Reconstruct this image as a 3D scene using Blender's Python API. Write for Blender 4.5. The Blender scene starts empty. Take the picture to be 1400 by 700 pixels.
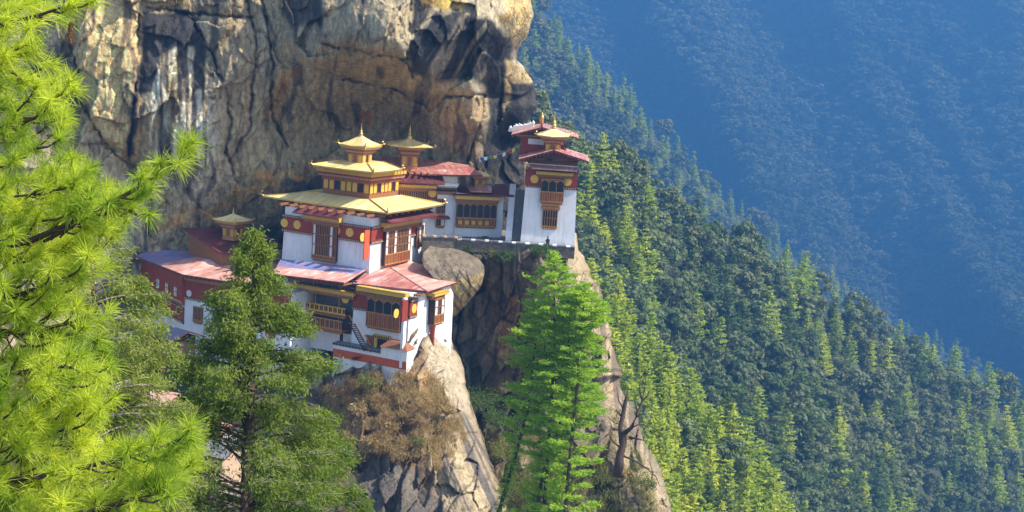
import bpy, math, random
import numpy as np
from mathutils import Vector, Matrix
random.seed(7); RNG = np.random.default_rng(11)
R = math.radians
SC = bpy.context.scene
COL = SC.collection

# ------------------------------------------------------------------ camera
FPX = 2000.0; PITCH = R(-9); ROLL = R(3.8)
fv = np.array([0, math.cos(PITCH), math.sin(PITCH)])
r_0 = np.array([1., 0, 0]); u_0 = np.cross(r_0, fv)
rv = math.cos(ROLL)*r_0 + math.sin(ROLL)*u_0
uv = -math.sin(ROLL)*r_0 + math.cos(ROLL)*u_0
cd = bpy.data.cameras.new('camera'); cam = bpy.data.objects.new('camera', cd); COL.objects.link(cam)
cd.sensor_width = 36; cd.lens = 36*FPX/1400; cd.clip_start = 0.5; cd.clip_end = 20000
cam.matrix_world = Matrix(((rv[0], uv[0], -fv[0], 0), (rv[1], uv[1], -fv[1], 0), (rv[2], uv[2], -fv[2], 0), (0, 0, 0, 1)))
SC.camera = cam
# ------------------------------------------------------------------ world, sun, exposure
SUN_EL = 48.0; SUN_PHI = -7.0            # phi: from +X (right) towards +Y (away from the camera)
SUN_STR = 5.0; SKY_STR = 0.125; EXPO = 1.36; HAZE_D = 0.00038
sdir = Vector((math.cos(R(SUN_EL))*math.cos(R(SUN_PHI)), math.cos(R(SUN_EL))*math.sin(R(SUN_PHI)), math.sin(R(SUN_EL))))
wd = bpy.data.worlds.new('World'); SC.world = wd; wd.use_nodes = True
nt = wd.node_tree; nt.nodes.clear()
sky = nt.nodes.new('ShaderNodeTexSky'); sky.sky_type = 'NISHITA'; sky.sun_disc = False
sky.sun_elevation = R(SUN_EL); sky.sun_rotation = R(90-SUN_PHI); sky.altitude = 200; sky.air_density = 0.9; sky.dust_density = 2.0
bg = nt.nodes.new('ShaderNodeBackground'); bg.inputs['Strength'].default_value = SKY_STR
wo = nt.nodes.new('ShaderNodeOutputWorld')
nt.links.new(sky.outputs[0], bg.inputs[0]); nt.links.new(bg.outputs[0], wo.inputs[0])
sl = bpy.data.lights.new('sun', 'SUN'); sun = bpy.data.objects.new('sun', sl); COL.objects.link(sun)
sl.energy = SUN_STR; sl.angle = R(0.5); sl.color = (1.0, 0.94, 0.84)
sun.rotation_euler = sdir.to_track_quat('Z', 'Y').to_euler(); sun.location = (0, 0, 300)
SC.view_settings.view_transform = 'Standard'; SC.view_settings.look = 'None'; SC.view_settings.gamma = 1
SC.view_settings.exposure = EXPO; SC.view_settings.use_curve_mapping = False
SC.render.engine = 'CYCLES'
SC.cycles.use_denoising = True; SC.cycles.max_bounces = 6; SC.cycles.diffuse_bounces = 3; SC.cycles.glossy_bounces = 2
SC.cycles.transmission_bounces = 3; SC.cycles.volume_bounces = 0; SC.cycles.transparent_max_bounces = 6
SC.cycles.caustics_reflective = False; SC.cycles.caustics_refractive = False

# ------------------------------------------------------------------ measuring: a pixel of the 1400x700 photograph to a point in the world
def ray(px, py):
    px = np.asarray(px, float)[..., None]; py = np.asarray(py, float)[..., None]
    return fv + rv*(px-700)/FPX + uv*(350-py)/FPX
def W(px, py, d): return ray(px, py)*np.asarray(d, float)[..., None]
def atZ(px, py, z):
    v = ray(px, py); return v*(z/v[..., 2])[..., None]

# ------------------------------------------------------------------ numpy noise
def _h(ix, iy, iz, seed):
    n = (ix.astype(np.int64)*374761393 + iy.astype(np.int64)*668265263 + iz.astype(np.int64)*2147483647 + seed*1274126177) & 0xffffffff
    n = ((n ^ (n >> 13))*1274126177) & 0xffffffff
    n = n ^ (n >> 16)
    return (n & 0xffffff)/float(0xffffff)
def vn(x, y, z=0.0, seed=0):
    x, y, z = np.broadcast_arrays(np.asarray(x, float), np.asarray(y, float), np.asarray(z, float))
    ix, iy, iz = np.floor(x), np.floor(y), np.floor(z)
    fx, fy, fz = x-ix, y-iy, z-iz
    fx, fy, fz = [t*t*(3-2*t) for t in (fx, fy, fz)]
    o = 0
    for a in (0, 1):
        for b in (0, 1):
            for c in (0, 1):
                o = o + _h(ix+a, iy+b, iz+c, seed)*(fx if a else 1-fx)*(fy if b else 1-fy)*(fz if c else 1-fz)
    return o
def fbm(x, y, z=0.0, oct=4, seed=0):
    o = 0; a = .5; t = 0
    for k in range(oct):
        o = o + a*vn(x*2**k, y*2**k, np.asarray(z)*2**k, seed+k*17); t += a; a *= .5
    return o/t
def cells(x, y, seed=0):
    """Worley cells: per-cell random height and tilt, so that a face breaks into slabs."""
    ix, iy = np.floor(x), np.floor(y)
    best = np.full(x.shape, 1e9); second = np.full(x.shape, 1e9); val = np.zeros(x.shape)
    for a in (-1, 0, 1):
        for b in (-1, 0, 1):
            cx, cy = ix+a, iy+b; z0 = np.zeros_like(cx)
            jx = cx+_h(cx, cy, z0, seed); jy = cy+_h(cx, cy, z0, seed+1)
            d = np.hypot(x-jx, y-jy)
            v = (_h(cx, cy, z0, seed+2)-.5) + (_h(cx, cy, z0, seed+3)-.5)*(x-jx)*1.6 + (_h(cx, cy, z0, seed+4)-.5)*(y-jy)*1.6
            m = d < best
            second = np.where(m, best, np.minimum(second, d)); val = np.where(m, v, val); best = np.where(m, d, best)
    return val, second-best
def polymask(px, py, poly, soft=3.0, warp=6.0, seed=5):
    wx = px + (fbm(px/24, py/24, 0, 4, seed)-.5)*2*warp; wy = py + (fbm(px/24, py/24, 7, 4, seed+9)-.5)*2*warp
    inside = np.zeros(px.shape, bool); dist = np.full(px.shape, 1e9); n = len(poly)
    for i in range(n):
        x0, y0 = poly[i]; x1, y1 = poly[(i+1) % n]
        c = ((y0 > wy) != (y1 > wy)) & (wx < (x1-x0)*(wy-y0)/((y1-y0) or 1e-9)+x0)
        inside ^= c
        dx, dy = x1-x0, y1-y0; t = np.clip(((wx-x0)*dx+(wy-y0)*dy)/(dx*dx+dy*dy+1e-9), 0, 1)
        dist = np.minimum(dist, np.hypot(wx-x0-t*dx, wy-y0-t*dy))
    sd = np.where(inside, dist, -dist)
    return np.clip(sd/soft+.5, 0, 1)
def linedist(px, py, pts, warp=3.0, seed=3):
    wx = px + (fbm(px/9, py/9, 0, 3, seed)-.5)*2*warp; wy = py + (fbm(px/9, py/9, 5, 3, seed+2)-.5)*2*warp
    dist = np.full(px.shape, 1e9)
    for (x0, y0), (x1, y1) in zip(pts[:-1], pts[1:]):
        dx, dy = x1-x0, y1-y0; t = np.clip(((wx-x0)*dx+(wy-y0)*dy)/(dx*dx+dy*dy+1e-9), 0, 1)
        dist = np.minimum(dist, np.hypot(wx-x0-t*dx, wy-y0-t*dy))
    return dist
def rbf(ctrl):
    P = np.array([c[:2] for c in ctrl], float); v = np.array([c[2] for c in ctrl], float); n = len(P)
    K = np.sqrt(((P[:, None]-P[None])**2).sum(-1)+25)
    A = np.zeros((n+3, n+3)); A[:n, :n] = K; A[:n, n] = 1; A[:n, n+1:] = P/100; A[n, :n] = 1; A[n+1:, :n] = P.T/100
    w = np.linalg.solve(A, np.concatenate([v, [0, 0, 0]]))
    def f(x, y):
        o = w[n] + w[n+1]*x/100 + w[n+2]*y/100
        for i in range(n): o = o + w[i]*np.sqrt((x-P[i, 0])**2+(y-P[i, 1])**2+25)
        return o
    return f

# ------------------------------------------------------------------ materials
def N(nt, t, **kw):
    n = nt.nodes.new(t)
    for k, v in kw.items():
        if k in n.inputs.keys(): n.inputs[k].default_value = v
        else: setattr(n, k, v)
    return n
def base_mat(name):
    m = bpy.data.materials.new(name); m.use_nodes = True; nt = m.node_tree; nt.nodes.clear()
    out = N(nt, 'ShaderNodeOutputMaterial'); p = N(nt, 'ShaderNodeBsdfPrincipled'); nt.links.new(p.outputs[0], out.inputs[0])
    return m, nt, p, out
def mixrgb(nt, a, b, fac, mode='MIX'):
    n = nt.nodes.new('ShaderNodeMix'); n.data_type = 'RGBA'; n.blend_type = mode
    for s, v in ((0, fac), (6, a), (7, b)):
        if hasattr(v, 'links') or hasattr(v, 'is_linked'): nt.links.new(v, n.inputs[s])
        else: n.inputs[s].default_value = v if s == 0 else (*v[:3], 1)
    return n.outputs[2]
def ramp(nt, fac, pts):
    n = nt.nodes.new('ShaderNodeValToRGB'); e = n.color_ramp.elements
    while len(e) < len(pts): e.new(.5)
    for k, (p, c) in enumerate(pts): e[k].position = p; e[k].color = (c, c, c, 1) if not isinstance(c, tuple) else (*c, 1)
    nt.links.new(fac, n.inputs[0]); return n.outputs[0]
def coords(nt, scale=(1, 1, 1), kind='Object'):
    t = N(nt, 'ShaderNodeTexCoord'); mp = N(nt, 'ShaderNodeMapping'); mp.inputs['Scale'].default_value = scale
    nt.links.new(t.outputs[kind], mp.inputs[0]); return mp.outputs[0]
def noise(nt, vec, sc, det=4, rough=.6):
    n = N(nt, 'ShaderNodeTexNoise'); n.inputs['Scale'].default_value = sc; n.inputs['Detail'].default_value = det; n.inputs['Roughness'].default_value = rough
    nt.links.new(vec, n.inputs['Vector']); return n.outputs[0]
def bump(nt, p, h, strength, dist):
    b = N(nt, 'ShaderNodeBump'); b.inputs['Strength'].default_value = strength; b.inputs['Distance'].default_value = dist
    nt.links.new(h, b.inputs['Height']); nt.links.new(b.outputs[0], p.inputs['Normal'])
def plain(name, c, rough=.7, metal=0., var=.25, sc=1.5, bmp=.0, c2=None, stretch=(1, 1, 1)):
    m, nt, p, out = base_mat(name)
    v = coords(nt, stretch); f = noise(nt, v, sc, 5)
    f = ramp(nt, f, [(.3, 0.), (.7, 1.)])
    c2 = c2 or tuple(x*(1-var) for x in c)
    nt.links.new(mixrgb(nt, c, c2, f), p.inputs['Base Color'])
    p.inputs['Roughness'].default_value = rough; p.inputs['Metallic'].default_value = metal
    if bmp: bump(nt, p, noise(nt, v, sc*4, 4), .6, bmp)
    return m
def whitewash(name='whitewash'):
    m, nt, p, out = base_mat(name)
    a = noise(nt, coords(nt, (1, 1, .18)), 1.6, 6, .7); b = noise(nt, coords(nt), .35, 4)
    c = mixrgb(nt, (.85, .84, .82), (.50, .46, .40), ramp(nt, a, [(.52, 0.), (.74, .75)]))
    c = mixrgb(nt, c, (.70, .69, .69), ramp(nt, b, [(.35, 0.), (.75, .7)]))
    nt.links.new(c, p.inputs['Base Color']); p.inputs['Roughness'].default_value = .9
    bump(nt, p, noise(nt, coords(nt), 3.5, 5), .5, .05); return m
def roofmetal(name, c1, c2, c3, seam=.8, axis='X', rough=.42, ns=.35):
    """Painted metal sheet: standing seams, sheets of slightly different fading, rust and wear."""
    m, nt, p, out = base_mat(name)
    t = N(nt, 'ShaderNodeTexCoord'); sp = N(nt, 'ShaderNodeSeparateXYZ'); nt.links.new(t.outputs['Object'], sp.inputs[0])
    ax = sp.outputs[axis]
    mu = N(nt, 'ShaderNodeMath', operation='MULTIPLY'); nt.links.new(ax, mu.inputs[0]); mu.inputs[1].default_value = 1/seam
    fl = N(nt, 'ShaderNodeMath', operation='FLOOR'); nt.links.new(mu.outputs[0], fl.inputs[0])
    fr = N(nt, 'ShaderNodeMath', operation='FRACT'); nt.links.new(mu.outputs[0], fr.inputs[0])
    wn = N(nt, 'ShaderNodeTexWhiteNoise', noise_dimensions='1D'); nt.links.new(fl.outputs[0], wn.inputs['W'])
    a = noise(nt, coords(nt, (1, .35, 1) if axis == 'X' else (.35, 1, 1)), ns*3, 6, .7); b = noise(nt, coords(nt), ns, 3)
    c = mixrgb(nt, c1, c2, ramp(nt, b, [(.35, 0.), (.65, 1.)]))
    c = mixrgb(nt, c, c3, ramp(nt, a, [(.46, 0.), (.64, .85)]))
    mm = N(nt, 'ShaderNodeMath', operation='MULTIPLY'); nt.links.new(wn.outputs['Value'], mm.inputs[0]); mm.inputs[1].default_value = .5
    c = mixrgb(nt, c, tuple(x*.6 for x in c2), mm.outputs[0])
    sm = ramp(nt, fr.outputs[0], [(0., 1.), (.10, 0.), (.92, 0.), (1., 1.)])
    c = mixrgb(nt, c, tuple(x*.45 for x in c2), mixrgb(nt, (0, 0, 0), (.6, .6, .6), sm))
    nt.links.new(c, p.inputs['Base Color']); p.inputs['Roughness'].default_value = rough; p.inputs['Specular IOR Level'].default_value = .5
    bump(nt, p, sm, .5, .06); return m
def rockmat(name, sc=1.0, bmp=.35):
    m, nt, p, out = base_mat(name)
    at = N(nt, 'ShaderNodeAttribute'); at.attribute_name = 'Col'
    v = coords(nt); vs = coords(nt, (1, 1, .22))
    a = noise(nt, v, 1.3*sc, 8, .7); b = noise(nt, vs, 2.2*sc, 7, .72); f = noise(nt, v, 7*sc, 5, .7)
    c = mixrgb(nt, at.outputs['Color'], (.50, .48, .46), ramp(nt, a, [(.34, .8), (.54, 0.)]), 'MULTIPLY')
    c = mixrgb(nt, c, (1.45, 1.42, 1.35), ramp(nt, b, [(.5, 0.), (.68, .8)]), 'MULTIPLY')
    c = mixrgb(nt, c, (.5, .5, .5), ramp(nt, f, [(.38, .85), (.52, 0.)]), 'MULTIPLY')
    vo = N(nt, 'ShaderNodeTexVoronoi', feature='DISTANCE_TO_EDGE'); vo.inputs['Scale'].default_value = .15*sc
    wv = N(nt, 'ShaderNodeVectorMath', operation='ADD'); nn = N(nt, 'ShaderNodeTexNoise'); nn.inputs['Scale'].default_value = .5*sc; nn.inputs['Detail'].default_value = 4
    nt.links.new(v, nn.inputs['Vector']); mu = N(nt, 'ShaderNodeVectorMath', operation='SCALE'); nt.links.new(nn.outputs['Color'], mu.inputs[0]); mu.inputs['Scale'].default_value = 2.4/sc
    nt.links.new(vs, wv.inputs[0]); nt.links.new(mu.outputs[0], wv.inputs[1]); nt.links.new(wv.outputs[0], vo.inputs['Vector'])
    cr = ramp(nt, vo.outputs['Distance'], [(0., 1.), (.012, 0.)])
    c = mixrgb(nt, c, (.62, .60, .58), cr, 'MULTIPLY')
    nt.links.new(c, p.inputs['Base Color']); p.inputs['Roughness'].default_value = .85; p.inputs['Specular IOR Level'].default_value = .3
    ad = N(nt, 'ShaderNodeMath', operation='MULTIPLY_ADD'); nt.links.new(b, ad.inputs[0]); ad.inputs[1].default_value = .8; nt.links.new(a, ad.inputs[2])
    ad2 = N(nt, 'ShaderNodeMath', operation='MULTIPLY_ADD'); nt.links.new(f, ad2.inputs[0]); ad2.inputs[1].default_value = .35; nt.links.new(ad.outputs[0], ad2.inputs[2])
    ad3 = N(nt, 'ShaderNodeMath', operation='MULTIPLY_ADD'); nt.links.new(cr, ad3.inputs[0]); ad3.inputs[1].default_value = -.35; nt.links.new(ad2.outputs[0], ad3.inputs[2])
    bump(nt, p, ad3.outputs[0], 1.0, bmp); return m
def leafmat(name, c1, c2, trans=.45, attr=False, sc=.6, tc=None, hue=1.0):
    m = bpy.data.materials.new(name); m.use_nodes = True; nt = m.node_tree; nt.nodes.clear()
    out = N(nt, 'ShaderNodeOutputMaterial'); d = N(nt, 'ShaderNodeBsdfDiffuse'); t = N(nt, 'ShaderNodeBsdfTranslucent'); mx = N(nt, 'ShaderNodeMixShader')
    if attr:
        at = N(nt, 'ShaderNodeAttribute'); at.attribute_name = 'var'; rnd = at.outputs['Fac']
    else:
        oi = N(nt, 'ShaderNodeObjectInfo'); rnd = oi.outputs['Random']
    f = noise(nt, coords(nt, kind='Object'), sc, 3)
    md = N(nt, 'ShaderNodeMath', operation='ADD'); nt.links.new(rnd, md.inputs[0]); nt.links.new(f, md.inputs[1])
    fac = ramp(nt, md.outputs[0], [(.3, 0.), (1., 1.)]) if (hue == 1.0) else ramp(nt, f, [(.3, 0.), (.7, 1.)])
    c = mixrgb(nt, c1, c2, fac)
    nt.links.new(c, d.inputs[0])
    if tc: ct = mixrgb(nt, tc, tuple(x*.75 for x in tc), fac)
    else: ct = mixrgb(nt, c, (1.25, 1.25, .6), 1.0, 'MULTIPLY')
    nt.links.new(ct, t.inputs[0]); mx.inputs[0].default_value = trans
    nt.links.new(d.outputs[0], mx.inputs[1]); nt.links.new(t.outputs[0], mx.inputs[2]); nt.links.new(mx.outputs[0], out.inputs[0]); return m

M = dict(
    white=whitewash(),
    red=plain('oxblood_paint', (.33, .045, .020), .6, var=.3, sc=1.2),
    orange=plain('orange_red_paint', (.62, .11, .03), .7, var=.25, sc=.8),
    gold=plain('gilded_copper', (.86, .58, .16), .34, .75, var=.22, sc=.7),
    gildroof=roofmetal('gilded_roof', (.95, .72, .28), (.90, .64, .20), (.96, .84, .50), seam=1.1, rough=.38),
    yellow=plain('yellow_ochre_paint', (.72, .44, .06), .6, var=.2, sc=1.5),
    disc=plain('yellow_disc_paint', (.80, .50, .07), .6, var=.12, sc=1.5),
    palewhite=plain('white_disc_paint', (.75, .68, .64), .8, var=.12),
    wood=plain('carved_brown_wood', (.34, .14, .045), .65, var=.5, sc=6, bmp=.02),
    wood2=plain('orange_brown_wood', (.58, .26, .07), .6, var=.45, sc=5, bmp=.02),
    dark=plain('dark_recess_wood', (.045, .02, .014), .8, var=.4, sc=3),
    glass=plain('dark_window_glass', (.03, .035, .045), .15, var=.3, sc=1),
    panel=plain('white_window_panel', (.78, .76, .72), .7, var=.1),
    beige=plain('beige_pattern_paint', (.62, .42, .26), .7, var=.2),
    redroof=roofmetal('faded_red_roof', (.60, .24, .17), (.42, .12, .10), (.78, .55, .46), seam=.75, axis='X'),
    pinkroof=roofmetal('sunlit_faded_pink_roof', (.74, .38, .29), (.60, .24, .18), (.86, .68, .58), seam=.75, axis='X'),  # paler copy of the red; paints in the sunlit look of some roofs
    maroon=roofmetal('maroon_roof', (.17, .035, .032), (.11, .024, .025), (.24, .07, .06), seam=.9, axis='X', rough=.5),
    slate=plain('grey_stone_slab', (.24, .23, .22), .8, var=.5, sc=3, bmp=.05),
    stone=plain('rubble_masonry', (.20, .175, .135), .9, c2=(.07, .06, .05), sc=1.6, bmp=.15),
    bark=plain('brown_bark', (.10, .065, .04), .9, var=.5, sc=3, bmp=.03, stretch=(1, 1, .2)),
    paletwig=plain('pale_grey_twig', (.34, .29, .24), .9, var=.4, sc=4),
    deadwood=plain('dead_brown_wood', (.11, .065, .045), .9, var=.6, sc=2, bmp=.05, stretch=(1, 1, .3)),
    cloth=plain('dark_clothing', (.02, .02, .03), .9), skin=plain('skin', (.35, .18, .11), .6),
    blueshade=roofmetal('blue_shade_red_roof', (.13, .22, .46), (.22, .24, .40), (.50, .17, .18), seam=.75, axis='X', rough=.38, ns=.5),  # blue in the colour stands for shade on the back of the red roofs
    rope=plain('pale_rope', (.6, .58, .5), .9),
    tile=plain('terracotta_tile', (.38, .14, .06), .8, var=.4, sc=4, bmp=.05),
    blueroof=plain('dark_blue_tarpaulin', (.05, .065, .12), .5, var=.4, sc=1.5),
)
for nme, c in (('blue', (.03, .08, .45)), ('white', (.8, .8, .8)), ('red', (.6, .03, .03)), ('green', (.05, .35, .08)), ('yellow', (.8, .6, .05))):
    M['flag_'+nme] = plain('flag_'+nme, c, .9, var=.1)

# ------------------------------------------------------------------ mesh helpers
def link(o, parent=None):
    COL.objects.link(o)
    if parent is not None: o.parent = parent
    return o
def tag(o, label=None, cat=None, group=None, kind=None):
    if label: o['label'] = label
    if cat: o['category'] = cat
    if group: o['group'] = group
    if kind: o['kind'] = kind
    return o
def empty(name, loc=(0, 0, 0), rz=0.):
    o = bpy.data.objects.new(name, None); o.location = tuple(float(t) for t in loc); o.rotation_euler = (0, 0, rz); o.empty_display_size = .5
    return link(o)
def npmesh(name, V, Fq, mat, parent=None, smooth=False, attrs=None, mats=None, mi=None):
    V = np.asarray(V, np.float32); Fq = np.asarray(Fq, np.int32); k = Fq.shape[1]
    me = bpy.data.meshes.new(name); me.vertices.add(len(V)); me.vertices.foreach_set('co', V.ravel())
    me.loops.add(Fq.size); me.loops.foreach_set('vertex_index', Fq.ravel())
    me.polygons.add(len(Fq)); me.polygons.foreach_set('loop_start', np.arange(0, Fq.size, k, dtype=np.int32))
    if smooth: me.polygons.foreach_set('use_smooth', np.ones(len(Fq), bool))
    for mm in (mats or [mat]): me.materials.append(mm)
    if mi is not None: me.polygons.foreach_set('material_index', np.asarray(mi, np.int32))
    me.update(calc_edges=True)
    for an, (typ, arr) in (attrs or {}).items():
        a = me.attributes.new(an, typ, 'POINT')
        a.data.foreach_set('color' if typ == 'FLOAT_COLOR' else 'value', np.asarray(arr, np.float32).ravel())
    return link(bpy.data.objects.new(name, me), parent)
class MB:
    def __init__(s, T=None): s.v = []; s.f = []; s.m = []; s.mats = []; s.T = T
    def mi(s, m):
        if m not in s.mats: s.mats.append(m)
        return s.mats.index(m)
    def add(s, pts, faces, m):
        b = len(s.v); k = s.mi(m)
        for p in pts: s.v.append(tuple(float(t) for t in (s.T(*p) if s.T else p)))
        for f in faces: s.f.append([b+i for i in f]); s.m.append(k)
    def box(s, x0, x1, y0, y1, z0, z1, m, tx=0, ty=0):
        s.add([(x0, y0, z0), (x1, y0, z0), (x1, y1, z0), (x0, y1, z0), (x0+tx, y0+ty, z1), (x1-tx, y0+ty, z1), (x1-tx, y1-ty, z1), (x0+tx, y1-ty, z1)],
              [(0, 3, 2, 1), (4, 5, 6, 7), (0, 1, 5, 4), (1, 2, 6, 5), (2, 3, 7, 6), (3, 0, 4, 7)], m)
    def prism(s, bot, top, m, mtop=None, mbot=None):
        n = len(bot); pts = list(bot)+list(top)
        s.add(pts, [(i, (i+1) % n, n+(i+1) % n, n+i) for i in range(n)], m)
        s.add(top, [tuple(range(n))], mtop or m); s.add(bot, [tuple(range(n))[::-1]], mbot or m)
    def slab(s, top, th, m, mside=None, mbot=None):
        bot = [(p[0], p[1], p[2]-th) for p in top]; n = len(top); ms = mside or m
        s.add(list(bot)+list(top), [(i, (i+1) % n, n+(i+1) % n, n+i) for i in range(n)], ms)
        s.add(top, [(0, i, i+1) for i in range(1, n-1)], m); s.add(bot, [(0, i+1, i) for i in range(1, n-1)], mbot or ms)
    def quad(s, a, b, c, d, m): s.add([a, b, c, d], [(0, 1, 2, 3)], m)
    def tube(s, pts, rad, m, n=6, cap=True):
        P = [Vector([float(t) for t in p]) for p in pts]; ring = []
        for i, p in enumerate(P):
            t = (P[min(i+1, len(P)-1)]-P[max(i-1, 0)]).normalized()
            a = t.cross(Vector((0, 0, 1)) if abs(t.z) < .9 else Vector((1, 0, 0))).normalized(); b = t.cross(a)
            r = rad[i] if hasattr(rad, '__len__') else rad
            ring.append([p+(a*math.cos(2*math.pi*k/n)+b*math.sin(2*math.pi*k/n))*r for k in range(n)])
        pts2 = [tuple(q) for rr in ring for q in rr]; fs = []
        for i in range(len(P)-1):
            for k in range(n): fs.append((i*n+k, i*n+(k+1) % n, (i+1)*n+(k+1) % n, (i+1)*n+k))
        if cap: fs += [tuple(range(n))[::-1], tuple(range((len(P)-1)*n, len(P)*n))]
        s.add(pts2, fs, m)
    def lathe(s, c, prof, m, n=12):
        pts = [(c[0]+r*math.cos(2*math.pi*k/n), c[1]+r*math.sin(2*math.pi*k/n), c[2]+z) for r, z in prof for k in range(n)]
        fs = [(i*n+k, i*n+(k+1) % n, (i+1)*n+(k+1) % n, (i+1)*n+k) for i in range(len(prof)-1) for k in range(n)]
        fs += [tuple(range(n))[::-1], tuple(range((len(prof)-1)*n, len(prof)*n))]
        s.add(pts, fs, m)
    def disc(s, cx, y, cz, r, th, m, n=20):
        f = [(cx+r*math.cos(2*math.pi*k/n), y+th, cz+r*math.sin(2*math.pi*k/n)) for k in range(n)]
        b = [(p[0], y, p[2]) for p in f]; s.prism(b, f, m)
    def build(s, name, parent=None, smooth=False):
        me = bpy.data.meshes.new(name); me.from_pydata(s.v, [], s.f)
        for m in s.mats: me.materials.append(m)
        me.polygons.foreach_set('material_index', s.m)
        if smooth: me.polygons.foreach_set('use_smooth', [True]*len(s.f))
        me.update(); return link(bpy.data.objects.new(name, me), parent)

#%%ROCKS
# ------------------------------------------------------------------ rock sheets
def rock_sheet(name, rows, D, col, mat, nx, ny, wrap=(0, 14.), relief=1.0, jit=2.0, seed=1, back=40., topback=0., facet=(1.6, .8), tint=(.92, .85, .74)):
    """A rock face: rows = (row, left end, right end) of the face, D = its depth; both ends turn back into the hill."""
    rows = np.array(rows, float); py = np.linspace(rows[0, 0], rows[-1, 0], ny)
    Lx = np.interp(py, rows[:, 0], rows[:, 1]); Rx = np.interp(py, rows[:, 0], rows[:, 2])
    Rx = Rx + (fbm(py/18, 0*py, 3, 4, seed)-.5)*jit*4; Lx = Lx + (fbm(py/18, 0*py, 9, 4, seed+3)-.5)*jit*4*(wrap[0] > 0)
    s = np.linspace(0, 1, nx); PX = Lx[:, None]+(Rx-Lx)[:, None]*s[None]; PY = np.repeat(py[:, None], nx, 1)
    d = D(PX, PY)
    c1, e1 = cells(PX/52+fbm(PX/60, PY/60, 0, 3, seed)*.7+PY/260, PY/85+fbm(PX/60, PY/60, 4, 3, seed)*.7, seed+20)
    c2, e2 = cells(PX/17+fbm(PX/30, PY/30, 0, 3, seed)*.6+PY/90, PY/34+fbm(PX/30, PY/30, 4, 3, seed)*.6, seed+40)
    rel = c1*facet[0]*2 + c2*facet[1]*2 + (fbm(PX/70, PY/120, 2, 5, seed+60)-.5)*3.4 + (fbm(PX/6, PY/10, 2, 4, seed+70)-.5)*.7
    rel = rel + np.exp(-(e1/.02)**2)*.3*(fbm(PX/50, PY/50, 8, 2, seed)>.47) + np.exp(-(e2/.04)**2)*.2*(fbm(PX/40, PY/40, 9, 2, seed)>.5)
    d = d + rel*relief
    wpx = (Rx-Lx)[:, None]
    if wrap[1] > 0:
        t = np.clip(1-(1-s)[None]*wpx/70., 0, 1); d = d + wrap[1]*(1-np.sqrt(np.clip(1-t**2.2, 0, 1)))
    if wrap[0] > 0:
        t = np.clip(1-s[None]*wpx/70., 0, 1); d = d + wrap[0]*(1-np.sqrt(np.clip(1-t**2.2, 0, 1)))
    P = W(PX, PY, d)
    C = col(PX, PY)
    if back and wrap[1] > 0:
        e = P[:, -1:, :]; ec = C[:, -1:, :]
        ex = [e + np.array([-b*.12, b, 0.]) + (fbm(PY[:, -1:]/15, b, 0, 3, seed)[..., None]-.5)*np.array([b*.1, 0, 0]) for b in (back*.08, back*.25, back*.6, back)]
        P = np.concatenate([P]+ex, 1); C = np.concatenate([C]+[ec]*4, 1)
    if back and wrap[0] > 0:
        e = P[:, :1, :]; ec = C[:, :1, :]
        ex = [e + np.array([b*.1, b, 0.]) for b in (back, back*.5, back*.15)]
        P = np.concatenate(ex+[P], 1); C = np.concatenate([ec]*3+[C], 1)
    if topback:
        e = P[:1]; ex = [e + np.array([0, b, b*.12]) for b in (topback, topback*.6, topback*.25, topback*.07)]
        P = np.concatenate(ex+[P], 0); C = np.concatenate([C[:1]]*4+[C], 0)
    ny2, nx2 = P.shape[:2]
    idx = np.arange(ny2*nx2).reshape(ny2, nx2)
    Fq = np.stack([idx[:-1, :-1], idx[1:, :-1], idx[1:, 1:], idx[:-1, 1:]], -1).reshape(-1, 4)
    C = np.clip(C*np.array(tint), 0, .85); C4 = np.concatenate([C, np.ones(C.shape[:2]+(1,))], -1).reshape(-1, 4)
    o = npmesh(name, P.reshape(-1, 3), Fq, mat, attrs={'Col': ('FLOAT_COLOR', C4)}, smooth=False)
    return tag(o, kind='structure')
def lerp(a, b, t): return a*(1-t[..., None]) + np.array(b)*t[..., None]
ROCK = rockmat('cliff_rock', 1.0, .30)
TAN, GREY, BROWN, BLACK, ORNG, PALE, GRASS = (.66, .50, .29), (.42, .375, .30), (.36, .31, .21), (.020, .021, .030), (.62, .34, .12), (.72, .68, .60), (.60, .42, .10)

UPC = [(-250, -100, 196), (-250, 300, 200), (-250, 700, 190), (0, -100, 206), (0, 150, 208), (60, 300, 207), (140, 60, 207), (150, 200, 209), (180, 235, 213), (250, 60, 209), (250, 200, 208), (280, 270, 210), (210, 330, 212),
       (170, 420, 212), (120, 500, 205), (300, 20, 208), (330, 120, 209), (350, 240, 212), (380, 20, 207), (390, 110, 210), (400, 190, 218), (420, 250, 219), (450, 20, 202), (440, 62, 201), (470, 112, 211), (470, 170, 222), (520, 20, 199), (515, 70, 199),
       (540, 118, 212), (560, 84, 200), (592, 148, 213), (560, 190, 226), (610, 30, 200), (620, 100, 205), (650, 126, 209), (640, 200, 219), (655, 170, 214), (680, 30, 203), (672, 130, 218), (680, 190, 226), (712, 120, 219), (705, 160, 220),
       (320, 330, 219), (420, 350, 222), (560, 300, 224), (680, 300, 228), (720, 250, 230), (420, 500, 215), (560, 500, 220), (250, 500, 210), (0, 600, 200), (700, 60, 206), (500, -120, 212), (300, -120, 212), (700, -120, 214)]
upD0 = rbf(UPC)
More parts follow.
